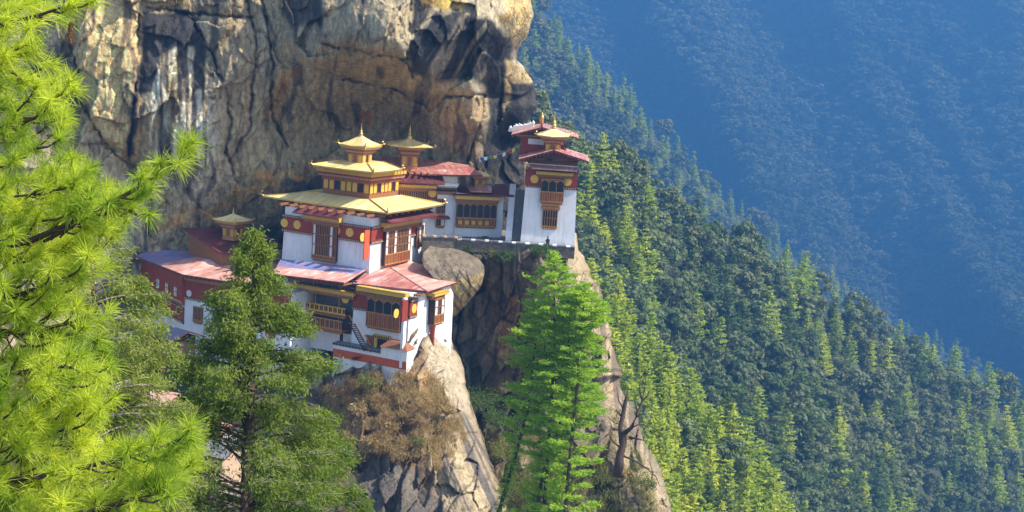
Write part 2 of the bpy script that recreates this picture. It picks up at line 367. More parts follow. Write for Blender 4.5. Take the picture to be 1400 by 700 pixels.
CR = [[(261, 23), (291, 78), (309, 128), (316, 169), (309, 210), (323, 247)], [(339, 0), (350, 69), (344, 137), (341, 174), (316, 219)], [(360, 0), (373, 91), (369, 151), (392, 200)],
      [(97, 60), (113, 137), (140, 196), (177, 228), (200, 260)], [(439, 59), (475, 66), (511, 74), (557, 80)], [(469, 108), (538, 121), (590, 151), (612, 131), (662, 131)],
      [(560, 0), (556, 84), (566, 105)], [(190, 20), (186, 120), (176, 222)], [(200, 10), (262, 18), (345, 25)], [(664, 131), (655, 175), (640, 220)]]
def upD(x, y):
    d = upD0(x, y)
    for k, c in enumerate(CR):
        dd = linedist(x, y, c, 4, 30+k); d = d + np.exp(-(dd/1.7)**2)*1.3*(fbm(x/12, y/12, k, 2, 77)*1.6) + np.exp(-(dd/10)**2)*.5
    d = d - polymask(x, y, [(438, -20), (560, -20), (558, 80), (439, 60)], 4, 3)*1.6
    d = d - polymask(x, y, [(105, -20), (192, -20), (186, 215), (140, 190), (108, 120)], 4, 3)*1.2
    return d
def streak(x, y, f, seed, s=.012): return fbm(x/f+fbm(x/60, y/60, 0, 2, seed)*2, y*s, 0, 3, seed)
def upC(x, y):
    n = fbm(x/70, y/90, 0, 5, 71); c = lerp(np.broadcast_to(np.array(GREY), x.shape+(3,)), BROWN, np.clip((n-.42)*5, 0, 1))
    c = lerp(c, TAN, polymask(x, y, [(96, -60), (195, -60), (190, 215), (172, 228), (135, 190), (104, 130)], 8, 8)*.95)
    c = lerp(c, (.33, .265, .18), polymask(x, y, [(265, -40), (345, -40), (352, 80), (340, 175), (318, 235), (310, 130)], 8, 10)*.7)
    c = lerp(c, (.36, .31, .23), polymask(x, y, [(440, -40), (560, -40), (556, 82), (505, 74), (440, 60)], 8, 6)*.85)
    c = lerp(c, (.33, .27, .19), polymask(x, y, [(260, 120), (305, 130), (318, 200), (320, 240), (265, 235), (200, 215), (205, 130)], 10, 8)*.6)
    c = lerp(c, BROWN, polymask(x, y, [(440, 62), (560, 86), (592, 150), (470, 110), (430, 90)], 8, 8)*.8)
    c = lerp(c, (.30, .25, .18), polymask(x, y, [(545, 118), (612, 128), (600, 150), (560, 140)], 4, 4)*.8)
    c = lerp(c, (.36, .27, .17), polymask(x, y, [(640, 134), (668, 130), (664, 180), (650, 232), (632, 230), (645, 180)], 6, 5)*.9)
    st = streak(x, y, 5, 81)
    zone = polymask(x, y, [(205, 60), (262, 50), (290, 120), (296, 225), (205, 235), (196, 130)], 12, 8)
    c = lerp(c, PALE, zone*np.clip((st-.50)*7, 0, .9)); c = lerp(c, (.07, .065, .085), zone*np.clip((.47-st)*8, 0, .9))
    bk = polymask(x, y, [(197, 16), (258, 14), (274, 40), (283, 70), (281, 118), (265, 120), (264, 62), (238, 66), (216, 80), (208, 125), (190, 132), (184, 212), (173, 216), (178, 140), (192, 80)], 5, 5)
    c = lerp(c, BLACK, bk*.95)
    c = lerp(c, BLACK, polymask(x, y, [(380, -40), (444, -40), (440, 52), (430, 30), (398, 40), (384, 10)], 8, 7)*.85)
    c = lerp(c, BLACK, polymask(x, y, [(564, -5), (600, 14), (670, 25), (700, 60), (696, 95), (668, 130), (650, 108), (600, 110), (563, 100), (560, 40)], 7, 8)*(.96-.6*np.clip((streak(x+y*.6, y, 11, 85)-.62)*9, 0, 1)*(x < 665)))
    c = lerp(c, BLACK, polymask(x, y, [(664, 108), (690, 98), (704, 112), (712, 150), (724, 215), (658, 226), (670, 160)], 4, 4)*.93)  # shade of the recess painted black, here and on the next line
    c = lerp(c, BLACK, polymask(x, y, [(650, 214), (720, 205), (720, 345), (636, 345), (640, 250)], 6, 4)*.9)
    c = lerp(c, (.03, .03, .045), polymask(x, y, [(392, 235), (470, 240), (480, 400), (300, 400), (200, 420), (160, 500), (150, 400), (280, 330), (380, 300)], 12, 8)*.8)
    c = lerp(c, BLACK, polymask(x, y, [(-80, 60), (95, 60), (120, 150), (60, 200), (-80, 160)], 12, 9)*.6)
    v2 = streak(x, y, 13, 91, .02); c = lerp(c, (.05, .05, .06), np.clip((v2-.60)*6, 0, .75))
    og = polymask(x, y, [(215, 300), (300, 268), (345, 238), (410, 226), (450, 215), (440, 245), (350, 265), (290, 300), (222, 312)], 10, 10)
    c = lerp(c, ORNG, og*np.clip((fbm(x/14, y/9, 0, 4, 93)-.40)*4, 0, .85))
    c = lerp(c, (.33, .34, .16), og*np.clip((fbm(x/12, y/8, 5, 4, 95)-.58)*6, 0, .7))
    c = lerp(c, ORNG, polymask(x, y, [(385, 90), (412, 95), (396, 120), (378, 165), (358, 160), (372, 120)], 6, 8)*.3)
    c = lerp(c, (.45, .24, .12), polymask(x, y, [(492, 152), (510, 152), (509, 172), (490, 172)], 2, 2)*.8)
    c = lerp(c, GRASS, polymask(x, y, [(570, -40), (640, -40), (634, 14), (600, 8), (575, 5)], 5, 7)*np.clip((fbm(x/7, y/7, 0, 3, 97)-.3)*4, 0, 1))
    c = lerp(c, (.52, .40, .20), polymask(x, y, [(668, -40), (740, -40), (735, 90), (708, 70), (690, 40), (670, 15)], 6, 8)*np.clip((fbm(x/10, y/14, 0, 4, 98)-.35)*4, 0, .95))
    c = lerp(c, (.46, .36, .20), polymask(x, y, [(690, 80), (715, 95), (735, 105), (728, 118), (705, 112), (696, 140), (690, 150)], 4, 5)*.8)
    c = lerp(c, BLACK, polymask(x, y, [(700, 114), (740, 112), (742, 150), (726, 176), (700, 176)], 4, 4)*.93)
    for k, q in enumerate(CR): c = c*(1-.6*np.exp(-(linedist(x, y, q, 4, 30+k)/1.5)**2)*np.clip(fbm(x/9, y/9, k, 2, 78)*2.2-.3, 0, 1))[..., None]  # crevice shade darkened into the colour along the cracks
    c = c*(.86+.28*np.clip((streak(x, y, 3.2, 101, .06)-.35)*3, 0, 1))[..., None]
    return c*(.66+.7*fbm(x/3.5, y/7, 0, 3, 99))[..., None]
rows = [(-45, -260, 716), (0, -260, 728), (22, -260, 729), (45, -260, 722), (66, -260, 708), (82, -260, 706), (100, -260, 722), (118, -260, 733), (145, -260, 734), (160, -260, 726), (172, -260, 718), (185, -260, 728), (230, -260, 742), (400, -260, 742), (620, -260, 690), (760, -260, 690)]
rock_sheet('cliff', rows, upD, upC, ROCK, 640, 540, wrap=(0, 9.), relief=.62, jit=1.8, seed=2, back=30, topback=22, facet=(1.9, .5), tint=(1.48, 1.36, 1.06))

# ledge rock carrying the tower
LEDC = [(600, 338, 209), (660, 336, 206.5), (700, 336, 208), (740, 336, 208), (770, 338, 207.5), (786, 336, 208), (745, 362, 206), (640, 400, 214), (690, 400, 211), (740, 420, 206), (800, 420, 203), (650, 500, 212), (700, 520, 208), (760, 560, 200), (840, 560, 196), (600, 600, 208), (700, 620, 196), (800, 650, 186), (890, 650, 184), (700, 760, 180), (900, 760, 176), (600, 760, 195)]
ledD0 = rbf(LEDC)
def ledD(x, y): return ledD0(x, y)+2.2*np.exp(-np.clip(y-338, 0, 99)/12)*(x < 776)
def ledC(x, y):
    c = lerp(np.broadcast_to(np.array((.30, .25, .185)), x.shape+(3,)), BROWN, np.clip((fbm(x/50, y/80, 0, 4, 5)-.4)*4, 0, 1))
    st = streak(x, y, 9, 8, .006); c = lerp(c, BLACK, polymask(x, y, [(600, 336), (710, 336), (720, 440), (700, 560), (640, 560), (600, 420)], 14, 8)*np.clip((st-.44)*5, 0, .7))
    c = lerp(c, (.42, .27, .13), polymask(x, y, [(680, 420), (716, 400), (718, 560), (676, 560)], 8, 6)*.75)
    c = lerp(c, (.30, .27, .24), polymask(x, y, [(630, 450), (660, 470), (668, 560), (655, 560), (645, 490), (622, 460)], 5, 3)*.6)
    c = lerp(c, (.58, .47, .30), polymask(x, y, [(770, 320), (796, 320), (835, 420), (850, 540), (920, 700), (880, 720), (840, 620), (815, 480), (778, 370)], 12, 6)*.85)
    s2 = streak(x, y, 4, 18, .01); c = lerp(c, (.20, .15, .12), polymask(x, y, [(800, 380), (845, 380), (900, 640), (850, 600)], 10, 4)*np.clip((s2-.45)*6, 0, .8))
    g = polymask(x, y, [(600, 560), (720, 590), (860, 640), (930, 720), (560, 760)], 16, 12)
    c = lerp(c, (.28, .22, .09), g*np.clip((fbm(x/10, y/8, 0, 4, 61)-.35)*4, 0, .9)); c = lerp(c, (.12, .13, .04), g*np.clip((fbm(x/8, y/8, 3, 4, 62)-.52)*6, 0, .8))
    c = lerp(c, (.10, .12, .075), polymask(x, y, [(620, 480), (700, 500), (740, 590), (660, 600), (630, 560)], 14, 12)*.75)
    return c*(.72+.6*fbm(x/5, y/9, 0, 3, 9))[..., None]
rows = [(340, 585, 789), (360, 585, 800), (390, 590, 816), (430, 600, 830), (480, 600, 842), (530, 600, 850), (570, 600, 868), (610, 600, 884), (640, 600, 904), (680, 600, 914), (720, 600, 922), (900, 600, 980)]
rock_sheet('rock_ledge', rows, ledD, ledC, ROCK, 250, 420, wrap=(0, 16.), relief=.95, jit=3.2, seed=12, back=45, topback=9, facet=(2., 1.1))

# spur under the lower temple
SPC = [(430, 505, 191), (480, 505, 189.5), (555, 496, 188.5), (600, 440, 193), (600, 500, 188), (620, 470, 193), (500, 560, 185), (560, 560, 182), (620, 560, 184), (460, 620, 182), (540, 620, 178), (600, 620, 178), (660, 640, 178), (480, 700, 174), (560, 700, 172), (640, 700, 170), (690, 700, 172), (440, 800, 168), (700, 800, 162), (440, 560, 190), (400, 600, 189), (380, 700, 184)]
spD = rbf(SPC)
def spC(x, y):
    c = lerp(np.broadcast_to(np.array((.32, .23, .14)), x.shape+(3,)), (.20, .13, .075), np.clip((fbm(x/30, y/30, 0, 4, 25)-.4)*4, 0, 1))
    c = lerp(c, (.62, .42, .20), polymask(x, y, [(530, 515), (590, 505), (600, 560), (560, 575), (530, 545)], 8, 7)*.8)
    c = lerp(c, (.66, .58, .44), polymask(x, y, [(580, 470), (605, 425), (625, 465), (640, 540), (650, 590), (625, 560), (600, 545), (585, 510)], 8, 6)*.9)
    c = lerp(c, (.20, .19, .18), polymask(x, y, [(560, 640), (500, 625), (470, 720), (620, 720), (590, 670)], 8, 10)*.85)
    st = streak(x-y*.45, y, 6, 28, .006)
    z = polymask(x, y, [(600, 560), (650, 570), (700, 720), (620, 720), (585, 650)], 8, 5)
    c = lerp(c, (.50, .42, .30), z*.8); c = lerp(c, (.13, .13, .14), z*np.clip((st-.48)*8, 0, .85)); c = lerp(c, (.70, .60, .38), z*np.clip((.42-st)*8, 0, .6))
    g = polymask(x, y, [(440, 530), (560, 545), (600, 600), (520, 620), (470, 640), (430, 600)], 14, 14)
    c = lerp(c, (.26, .17, .06), g*np.clip((fbm(x/9, y/7, 0, 4, 31)-.4)*5, 0, .8))
    c = lerp(c, (.66, .62, .55), polymask(x, y, [(400, 500), (560, 494), (558, 508), (480, 530), (400, 530)], 6, 5)*np.clip((fbm(x/14, y/10, 0, 4, 33)-.36)*5, 0, .9))
    return c*(.72+.6*fbm(x/5, y/9, 0, 3, 29))[..., None]
rows = [(428, 590, 602), (436, 588, 606), (450, 560, 612), (480, 540, 622), (494, 440, 628), (505, 380, 632), (530, 340, 638), (570, 330, 650), (620, 330, 664), (660, 330, 680), (700, 330, 694), (900, 330, 760)]
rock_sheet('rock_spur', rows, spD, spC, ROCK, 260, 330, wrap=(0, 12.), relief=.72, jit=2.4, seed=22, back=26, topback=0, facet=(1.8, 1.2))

# wooded hillside under the left buildings
def loC(x, y):
    c = lerp(np.broadcast_to(np.array((.13, .10, .06)), x.shape+(3,)), (.07, .085, .035), np.clip((fbm(x/20, y/16, 0, 4, 45)-.45)*6, 0, 1))
    return c*(.7+.6*fbm(x/5, y/5, 0, 3, 9))[..., None]
LOC = [(-200, 560, 176), (0, 560, 185), (200, 575, 190), (330, 560, 190), (420, 545, 189), (-200, 800, 120), (0, 800, 130), (200, 800, 150), (400, 800, 160), (460, 640, 178), (300, 650, 176)]
rows = [(540, -260, 470), (620, -260, 500), (700, -260, 520), (900, -260, 560)]
rock_sheet('lower_slope', rows, rbf(LOC), loC, ROCK, 200, 120, wrap=(0, 6.), relief=.3, jit=1, seed=33, back=20, topback=14)

# the boulder beside the main temple
bD = rbf([(590, 336, 204), (606, 332, 206), (580, 346, 199), (610, 350, 200.5), (645, 352, 201.5), (662, 362, 200), (620, 366, 197.2), (650, 374, 197.5), (600, 380, 196.4), (630, 392, 196.8), (654, 392, 199), (620, 412, 198), (640, 412, 200), (620, 430, 201)])
def bC(x, y):
    c = lerp(np.broadcast_to(np.array((.30, .26, .20)), x.shape+(3,)), (.24, .20, .16), np.clip((fbm(x/16, y/10, 0, 4, 5)-.42)*5, 0, 1))
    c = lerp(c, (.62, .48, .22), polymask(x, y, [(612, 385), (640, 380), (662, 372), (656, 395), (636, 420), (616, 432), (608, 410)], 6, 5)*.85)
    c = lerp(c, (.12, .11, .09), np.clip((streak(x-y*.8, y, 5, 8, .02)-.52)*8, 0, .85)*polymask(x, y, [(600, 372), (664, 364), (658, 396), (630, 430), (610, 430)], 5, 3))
    return c*(.7+.6*fbm(x/4, y/4, 0, 3, 9))[..., None]
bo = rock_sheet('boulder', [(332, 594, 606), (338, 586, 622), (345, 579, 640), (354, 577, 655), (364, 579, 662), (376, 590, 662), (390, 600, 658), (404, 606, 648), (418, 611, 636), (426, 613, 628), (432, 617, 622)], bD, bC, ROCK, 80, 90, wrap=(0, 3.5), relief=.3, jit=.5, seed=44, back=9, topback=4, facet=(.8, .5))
del bo['kind']; tag(bo, 'huge grey and ochre boulder bulging out beside the lower temple roof', 'boulder')
#%%BUILD
# ------------------------------------------------------------------ buildings
class Face:
    """A vertical wall plane of a building: s runs along it, n out of it, z up; m() measures a photograph pixel on it."""
    def __init__(s, b, ox=0., oy=0., ang=0.):
        s.b, s.ox, s.oy, s.c, s.sn = b, ox, oy, math.cos(R(ang)), math.sin(R(ang))
    def T(s, a, n, z): return (s.ox+a*s.c+n*s.sn, s.oy+a*s.sn-n*s.c, z)
    def m(s, px, py, n=0.):
        b = s.b; O = b.w(*s.T(0, n, 0)); d = b.X*s.c+b.Y*s.sn; nn = b.X*s.sn-b.Y*s.c
        v = ray(px, py); p = v*(O@nn)/(v@nn)-O
        return float(p@d), float(p[2])
    def rect(s, x0, y0, x1, y1, n=0.):
        xm, ym = (x0+x1)/2, (y0+y1)/2
        return s.m(x0, ym, n)[0], s.m(x1, ym, n)[0], s.m(xm, y1, n)[1], s.m(xm, y0, n)[1]
class Building:
    def __init__(s, name, px, py, d, ang, label, cat, group=None):
        s.o = W(px, py, d); a = R(ang); s.X = np.array([math.cos(a), -math.sin(a), 0]); s.Y = np.array([math.sin(a), math.cos(a), 0])
        s.e = tag(empty(name, s.o, -a), label, cat, group)
    def w(s, x, y, z): return s.o+s.X*x+s.Y*y+np.array([0, 0, z])
    def loc(s, p): q = np.asarray(p)-s.o; return (float(q@s.X), float(q@s.Y), float(q[2]))
    def at(s, px, py, d): return s.loc(W(px, py, d))
    def atz(s, px, py, z): return s.loc(atZ(px, py, s.o[2]+z))
    def add(s, name, mb, parent=None, smooth=False): return mb.build(name, parent or s.e, smooth)
def dentils(mb, s0, s1, n0, n1, z0, z1, m1, m2=None, step=.34, frac=.5):
    k = max(2, int(round((s1-s0)/step))); st = (s1-s0)/k
    for i in range(k):
        mb.box(s0+i*st, s0+(i+frac)*st, n0, n1, z0, z1, m1)
def cornice(B, F, s0, s1, z0, z1, proj=.5, parent=None, gold=None):
    """Stepped timber cornice: a painted beam on rows of carved beam ends."""
    g = gold or M['yellow']; h = z1-z0; mb = MB(F.T)
    mb.box(s0+.15, s1-.15, 0.004, proj*.5, z0, z0+h*.34, M['wood']); dentils(mb, s0+.12, s1-.12, proj*.5, proj*.62, z0+h*.05, z0+h*.3, M['wood2'])
    mb.box(s0+.06, s1-.06, 0.004, proj*.72, z0+h*.34, z0+h*.46, M['dark']); dentils(mb, s0, s1, proj*.70, proj*.86, z0+h*.34, z0+h*.5, M['beige'], step=.30)
    mb.box(s0, s1, 0.004, proj, z0+h*.5, z1, g); dentils(mb, s0+.05, s1-.05, proj, proj+.03, z1-h*.14, z1-h*.04, M['wood2'], step=.30)
    return B.add('cornice', mb, parent)
def frieze(B, F, s0, s1, z0, z1, discs=(), r=.55, dm='disc', n=.07):
    mb = MB(F.T); mb.box(s0, s1, 0.004, n, z0, z1, M['red'])
    for za, zb in ((z1-.02, z1+.30), (z0-.30, z0+.02)):
        mb.box(s0-.02, s1+.02, 0.006, n+.05, za, zb, M['dark']); dentils(mb, s0, s1, n+.05, n+.10, za+.05, zb-.05, M['beige'], step=.32)
    fr = B.add('frieze', mb)
    for (a, z) in discs:
        d = MB(lambda x, y, zz: F.T(x, n+y, zz)); d.disc(a, 0, z, r, .05, M[dm]); B.add('disc', d, fr)
    return fr
def window(B, F, s0, s1, z0, z1, cols=5, rows=3, proj=.4, style='lattice', white=(), n0=0., name='window', apron=.28):
    """Bay window in carved timber: carcass, lattice frame, panes and a carved apron."""
    w, h = s1-s0, z1-z0; mb = MB(F.T); zb = z0+h*apron
    mb.box(s0, s1, n0+.004, n0+proj, z0, z1, M['dark'], 0, 0)
    mb.box(s0-.08, s1+.08, n0+.004, n0+proj+.06, z1-.12, z1+.06, M['wood2'])
    mb.box(s0+.12, s1-.12, n0+.004, n0+proj-.08, z0-.22, z0, M['wood']); dentils(mb, s0+.15, s1-.15, n0+proj-.08, n0+proj-.02, z0-.18, z0-.02, M['wood2'], step=.28)
    win = B.add(name, mb)
    f = MB(F.T); f0, f1 = n0+proj, n0+proj+.09; cw = w/cols
    for i in range(cols+1):
        x = s0+i*cw; t = .10 if i in (0, cols) else .075; f.box(max(s0, x-t), min(s1, x+t), f0+.002, f1, z0, z1, M['wood'])
    f.box(s0, s1, f0+.004, f1+.03, zb-.07, zb+.07, M['wood2']); f.box(s0, s1, f0+.004, f1+.03, z0, z0+.14, M['wood2']); f.box(s0, s1, f0+.004, f1+.02, z1-.16, z1, M['wood'])
    if style == 'lattice':
        for j in range(1, rows):
            z = zb+(z1-zb)*j/rows; f.box(s0, s1, f0+.004, f1-.02, z-.06, z+.06, M['wood'])
    else:
        for i in range(cols):       # arched heads
            xa, xb = s0+i*cw+.07, s0+(i+1)*cw-.07; k = 6; zt = z1-.16
            for q in range(k):
                a0, a1 = q/k, (q+1)/k; hh = lambda t: .34*(2*t-1)**2*min(1, cw)
                f.add([(xa+(xb-xa)*a0, f0+.05, zt), (xa+(xb-xa)*a1, f0+.05, zt), (xa+(xb-xa)*a1, f0+.05, zt-hh(a1)-.06), (xa+(xb-xa)*a0, f0+.05, zt-hh(a0)-.06)], [(0, 1, 2, 3)], M['wood2'])
    B.add('frame', f, win)
    p = MB(F.T)
    for i in range(cols):
        for j in range(rows if style == 'lattice' else 1):
            rr = rows if style == 'lattice' else 1
            za, zc = zb+(z1-zb)*j/rr+.07, zb+(z1-zb)*(j+1)/rr-.06
            mm = M['panel'] if i in white else M['glass']
            p.box(s0+i*cw+.09, s0+(i+1)*cw-.09, f0+.003, f0+.025, za, zc, mm)
            if style == 'lattice' and i not in white: p.box(s0+(i+.5)*cw-.035, s0+(i+.5)*cw+.035, f0+.025, f0+.06, za, zc, M['wood2'])
    B.add('pane', p, win)
    a = MB(F.T); k = max(3, int(w/.32)); st = w/k
    a.box(s0+.1, s1-.1, f0+.003, f0+.04, z0+.14, zb-.07, M['wood2'])
    for i in range(k): a.box(s0+(i+.2)*st, s0+(i+.8)*st, f0+.04, f0+.075, z0+.22, zb-.14, M['wood'] if i % 2 else M['red'])
    B.add('apron', a, win)
    return win
def canopy(B, F, s0, s1, z, depth=1.6, drop=.45, mat='maroon', th=.14, name='canopy'):
    mb = MB(F.T); mb.slab([(s0, .004, z+drop), (s1, .004, z+drop), (s1+.15, depth, z), (s0-.15, depth, z)], th, M[mat], M['maroon'], M['wood'])
    dentils(mb, s0+.1, s1-.1, .1, depth*.8, z-.28+drop*.3, z-.12+drop*.2, M['wood'], step=.7, frac=.25)
    return B.add(name, mb)
FINIAL = [(.0, 0), (.42, 0), (.46, .1), (.30, .2), (.36, .32), (.40, .42), (.30, .55), (.16, .64), (.26, .78), (.28, .9), (.16, 1.0), (.10, 1.1), (.17, 1.2), (.09, 1.32), (.12, 1.45), (.06, 1.6), (.03, 2.1), (.0, 2.35)]
def finial(B, x, y, z, h, parent=None, w=1.):
    mb = MB(); k = h/2.35; mb.lathe((x, y, z), [(max(r, .005)*k*w, zz*k) for r, zz in FINIAL], M['gold'], 14); return B.add('finial', mb, parent, True)
def corner_orn(B, x, y, z, dx, dy, parent, s=1.):
    mb = MB(); P = [(x-dx*.5*s, y-dy*.5*s, z), (x, y, z+.05*s), (x+dx*.28*s, y+dy*.28*s, z+.28*s), (x+dx*.22*s, y+dy*.22*s, z+.6*s), (x+dx*.02*s, y+dy*.02*s, z+.72*s)]
    mb.tube(P, [.12*s, .15*s, .13*s, .09*s, .03*s], M['gold'], 6)
    mb.tube([(x+dx*.2*s, y+dy*.2*s, z+.25*s), (x+dx*.55*s, y+dy*.55*s, z+.22*s), (x+dx*.7*s, y+dy*.7*s, z+.4*s)], [.09*s, .07*s, .02*s], M['gold'], 5)
    return B.add('corner_ornament', mb, parent)
def hip_roof(B, x0, x1, y0, y1, z, ix0, ix1, iy0, iy1, z2, th=.22, lift=.16, mat='gildroof', orn=1., mats=None):
    mb = MB(); xm, ym = (x0+x1)/2, (y0+y1)/2
    o = [(x0, y0, z+lift), (xm, y0, z), (x1, y0, z+lift), (x1, ym, z), (x1, y1, z+lift), (xm, y1, z), (x0, y1, z+lift), (x0, ym, z)]
    im, jm = (ix0+ix1)/2, (iy0+iy1)/2
    i = [(ix0, iy0, z2), (im, iy0, z2), (ix1, iy0, z2), (ix1, jm, z2), (ix1, iy1, z2), (im, iy1, z2), (ix0, iy1, z2), (ix0, jm, z2)]
    ob = [(p[0], p[1], p[2]-th) for p in o]; ib = [(p[0], p[1], p[2]-th) for p in i]
    mm = M[mat]
    for a, bl, mq in ((o, i, mm), (ib, ob, M['wood']), (ob, o, M['gold'] if mat == 'gildroof' else M['maroon'])):
        for k in range(8):
            k2 = (k+1) % 8; mb.add([a[k], a[k2], bl[k2], bl[k]], [(0, 1, 2, 3)], mq)
    mb.add(i, [tuple(range(8))], mm)
    r = B.add('roof', mb)
    for k in (0, 2, 4, 6): c = MB(); c.tube([tuple(np.array(o[k])+[0, 0, .05]), tuple(np.array(i[k])+[0, 0, .05])], .10, M['gold'] if mat == 'gildroof' else M['maroon'], 6); B.add('hip_ridge', c, r)
    if orn:
        for k, (dx, dy) in zip((0, 2, 4, 6), ((-1, -1), (1, -1), (1, 1), (-1, 1))): corner_orn(B, o[k][0], o[k][1], o[k][2], dx*.7, dy*.7, r, orn)
    return r
def lantern(B, x, y, z, w, h_body, roofw, h_roof, h_fin, orn=.7, name='roof_lantern', mat='gildroof', d=None):
    """Little gilded pavilion on a roof: carved body, stepped cornice, pyramid roof, spire."""
    d = d or w; mb = MB()
    mb.box(x-w/2, x+w/2, y-d/2, y+d/2, z-.6, z+h_body*.55, M['wood2'])
    for k, (e, za, zb, m) in enumerate(((.12, .5, .60, 'wood'), (.28, .60, .70, 'wood2'), (.48, .70, .82, 'wood'), (.72, .82, .94, 'wood2'), (.95, .94, 1.0, 'yellow'))):
        mb.box(x-w/2-e, x+w/2+e, y-d/2-e, y+d/2+e, z+h_body*za, z+h_body*zb, M[m])
    for fx in np.arange(-w/2-.6, w/2+.61, .32):
        mb.box(x+fx-.07, x+fx+.07, y-d/2-.80, y-d/2-.7, z+h_body*.83, z+h_body*.92, M['beige'])
        if abs(fx) < w/2: mb.box(x+fx-.07, x+fx+.07, y-d/2-.34, y-d/2-.27, z+h_body*.61, z+h_body*.69, M['beige'])
    for fy in np.arange(-d/2-.6, d/2+.61, .32):
        mb.box(x+w/2+.7, x+w/2+.80, y+fy-.07, y+fy+.07, z+h_body*.83, z+h_body*.92, M['beige'])
    L = B.add(name, mb)
    p = MB(); k = max(3, int(w/.8)); st = w/k
    for i in range(k):
        p.box(x-w/2+(i+.2)*st, x-w/2+(i+.8)*st, y-d/2-.05, y-d/2-.002, z+.06, z+h_body*.46, M['yellow'] if i % 2 == 0 else M['wood'])
        p.box(x+w/2+.002, x+w/2+.05, y-d/2+(i+.2)*d/k, y-d/2+(i+.8)*d/k, z+.06, z+h_body*.46, M['yellow'] if i % 2 == 0 else M['dark'])
    B.add('panel', p, L)
    zr = z+h_body; rw, rd = roofw/2, (roofw+(d-w))/2; mr = MB(); t = .12
    def sq(a, b, zz, lift=0.): return [(x-a, y-b, zz+lift), (x, y-b, zz), (x+a, y-b, zz+lift), (x+a, y, zz), (x+a, y+b, zz+lift), (x, y+b, zz), (x-a, y+b, zz+lift), (x-a, y, zz)]
    prof = [(1., 0, .16), (.55, .42, .04), (.2, .82, 0), (.08, 1., 0)]
    rings = [sq(rw*a, rd*a, zr+h_roof*b, l) for a, b, l in prof]
    low = [(q[0], q[1], q[2]-t) for q in rings[0]]
    allr = [low]+rings
    for ra, rb_ in zip(allr[:-1], allr[1:]):
        for q in range(8): mr.add([ra[q], ra[(q+1) % 8], rb_[(q+1) % 8], rb_[q]], [(0, 1, 2, 3)], M[mat] if ra is not low else M['gold'])
    mr.add(low, [tuple(range(8))], M['wood2']); mr.add(rings[-1], [tuple(range(8))], M['gold'])
    B.add('lantern_roof', mr, L)
    if orn:
        for q, (dx, dy) in zip((0, 2, 4, 6), ((-1, -1), (1, -1), (1, 1), (-1, 1))):
            c = rings[0][q]; corner_orn(B, c[0], c[1], c[2]-.05, dx*.7, dy*.7, L, orn)
    finial(B, x, y, zr+h_roof*.96, h_fin, L)
    return L

# ---- main temple: white block, two hipped gilded roofs, lantern
B = Building('temple', 505, 370, 195, 27, 'main white temple with two broad gilded hipped roofs under a gilded lantern', 'temple')
FL, FR = Face(B), Face(B, ang=90)
mb = MB(); wd_, dp_ = 14.4, 14.2
mb.box(-wd_, 0, 0, dp_, -4, 7.0, M['white'], .18, .18); B.add('wall', mb)
zt, zb = FL.m(508, 311)[1], FL.m(508, 328)[1]; zt2, zb2 = FL.m(389, 298)[1], FL.m(389, 316)[1]
zt, zb = (zt+zt2)/2, (zb+zb2)/2
dz = (zt+zb)/2
lw = FL.rect(427, 307, 460, 356, .4); rw_ = FR.rect(526, 313, 560, 359, .4)
frieze(B, FL, -wd_+.02, 0.02, zb, zt, [(FL.m(402, 0)[0], dz), (FL.m(420, 0)[0], dz), (FL.m(475.5, 0)[0], dz), (FL.m(494, 0)[0], dz)], .60)
frieze(B, FR, 0.02, 12.9, zb, zt, [(FR.m(511, 0)[0], dz), (FR.m(566, 0)[0], dz)], .58)
window(B, FL, lw[0], lw[1], lw[2], lw[3], 7, 3, .4, 'lattice', (0, 5), apron=.12)
cornice(B, FL, FL.m(418, 300)[0], FL.m(468, 300)[0], lw[3], lw[3]+1.15, .75)
window(B, FR, rw_[0], rw_[1], rw_[2], rw_[3], 9, 3, .5, 'lattice', (0, 3, 8), apron=.3)
cornice(B, FR, FR.m(524, 300, .4)[0], FR.m(574, 300, .4)[0], rw_[3], rw_[3]+1.15, .8)
q = FR.rect(569, 309, 578, 336, .2); window(B, FR, q[0], q[1], q[2], q[3], 3, 2, .25, 'lattice', (1,), apron=.1)
mb = MB(FR.T); a = FR.m(513, 0)[0]; mb.box(a, a+1.2, .10, .22, zb-2.2, zt, M['orange']); B.add('pilaster', mb)
canopy(B, FL, FL.m(412, 300)[0], FL.m(472, 300)[0], lw[3]+1.35, 2.0, .9)
canopy(B, FR, FR.m(524, 300, .4)[0]-.3, FR.m(580, 300, .4)[0]+1.2, rw_[3]+1.35, 2.0, .8)
mb = MB()                                                # timber brackets between wall and eave
mb.box(-wd_+1.0, -1.0, 1.0, dp_-1.0, 7.0, 8.0, M['wood'])
for x in np.arange(-wd_+.4, 0, 1.55): mb.box(x, x+.3, -1.6, 1.0, 7.3, 7.6, M['wood'])
for y in np.arange(.4, dp_, 1.55): mb.box(-1.0, 1.6, y, y+.3, 7.3, 7.6, M['wood'])
for x in np.arange(-wd_+1.2, -1.2, 2.9): mb.box(x, x+1.3, .7, 1.0, 7.05, 7.95, M['yellow'])
B.add('eave_bracket', mb)
EZ = 7.95
c0 = B.atz(522, 290.5, EZ); cL = B.atz(352, 269, EZ); cR = B.atz(610, 280, EZ)
rx1 = (c0[0]+cR[0])/2+.2; ry0 = c0[1]; rx0 = cL[0]; ry1 = cR[1]
cx, cy = -6.6, 7.4
hip_roof(B, rx0, rx1, ry0, ry1, EZ, cx-4.6, cx+3.6, cy-3.6, cy+4.2, EZ+1.0, lift=.06, orn=1.)
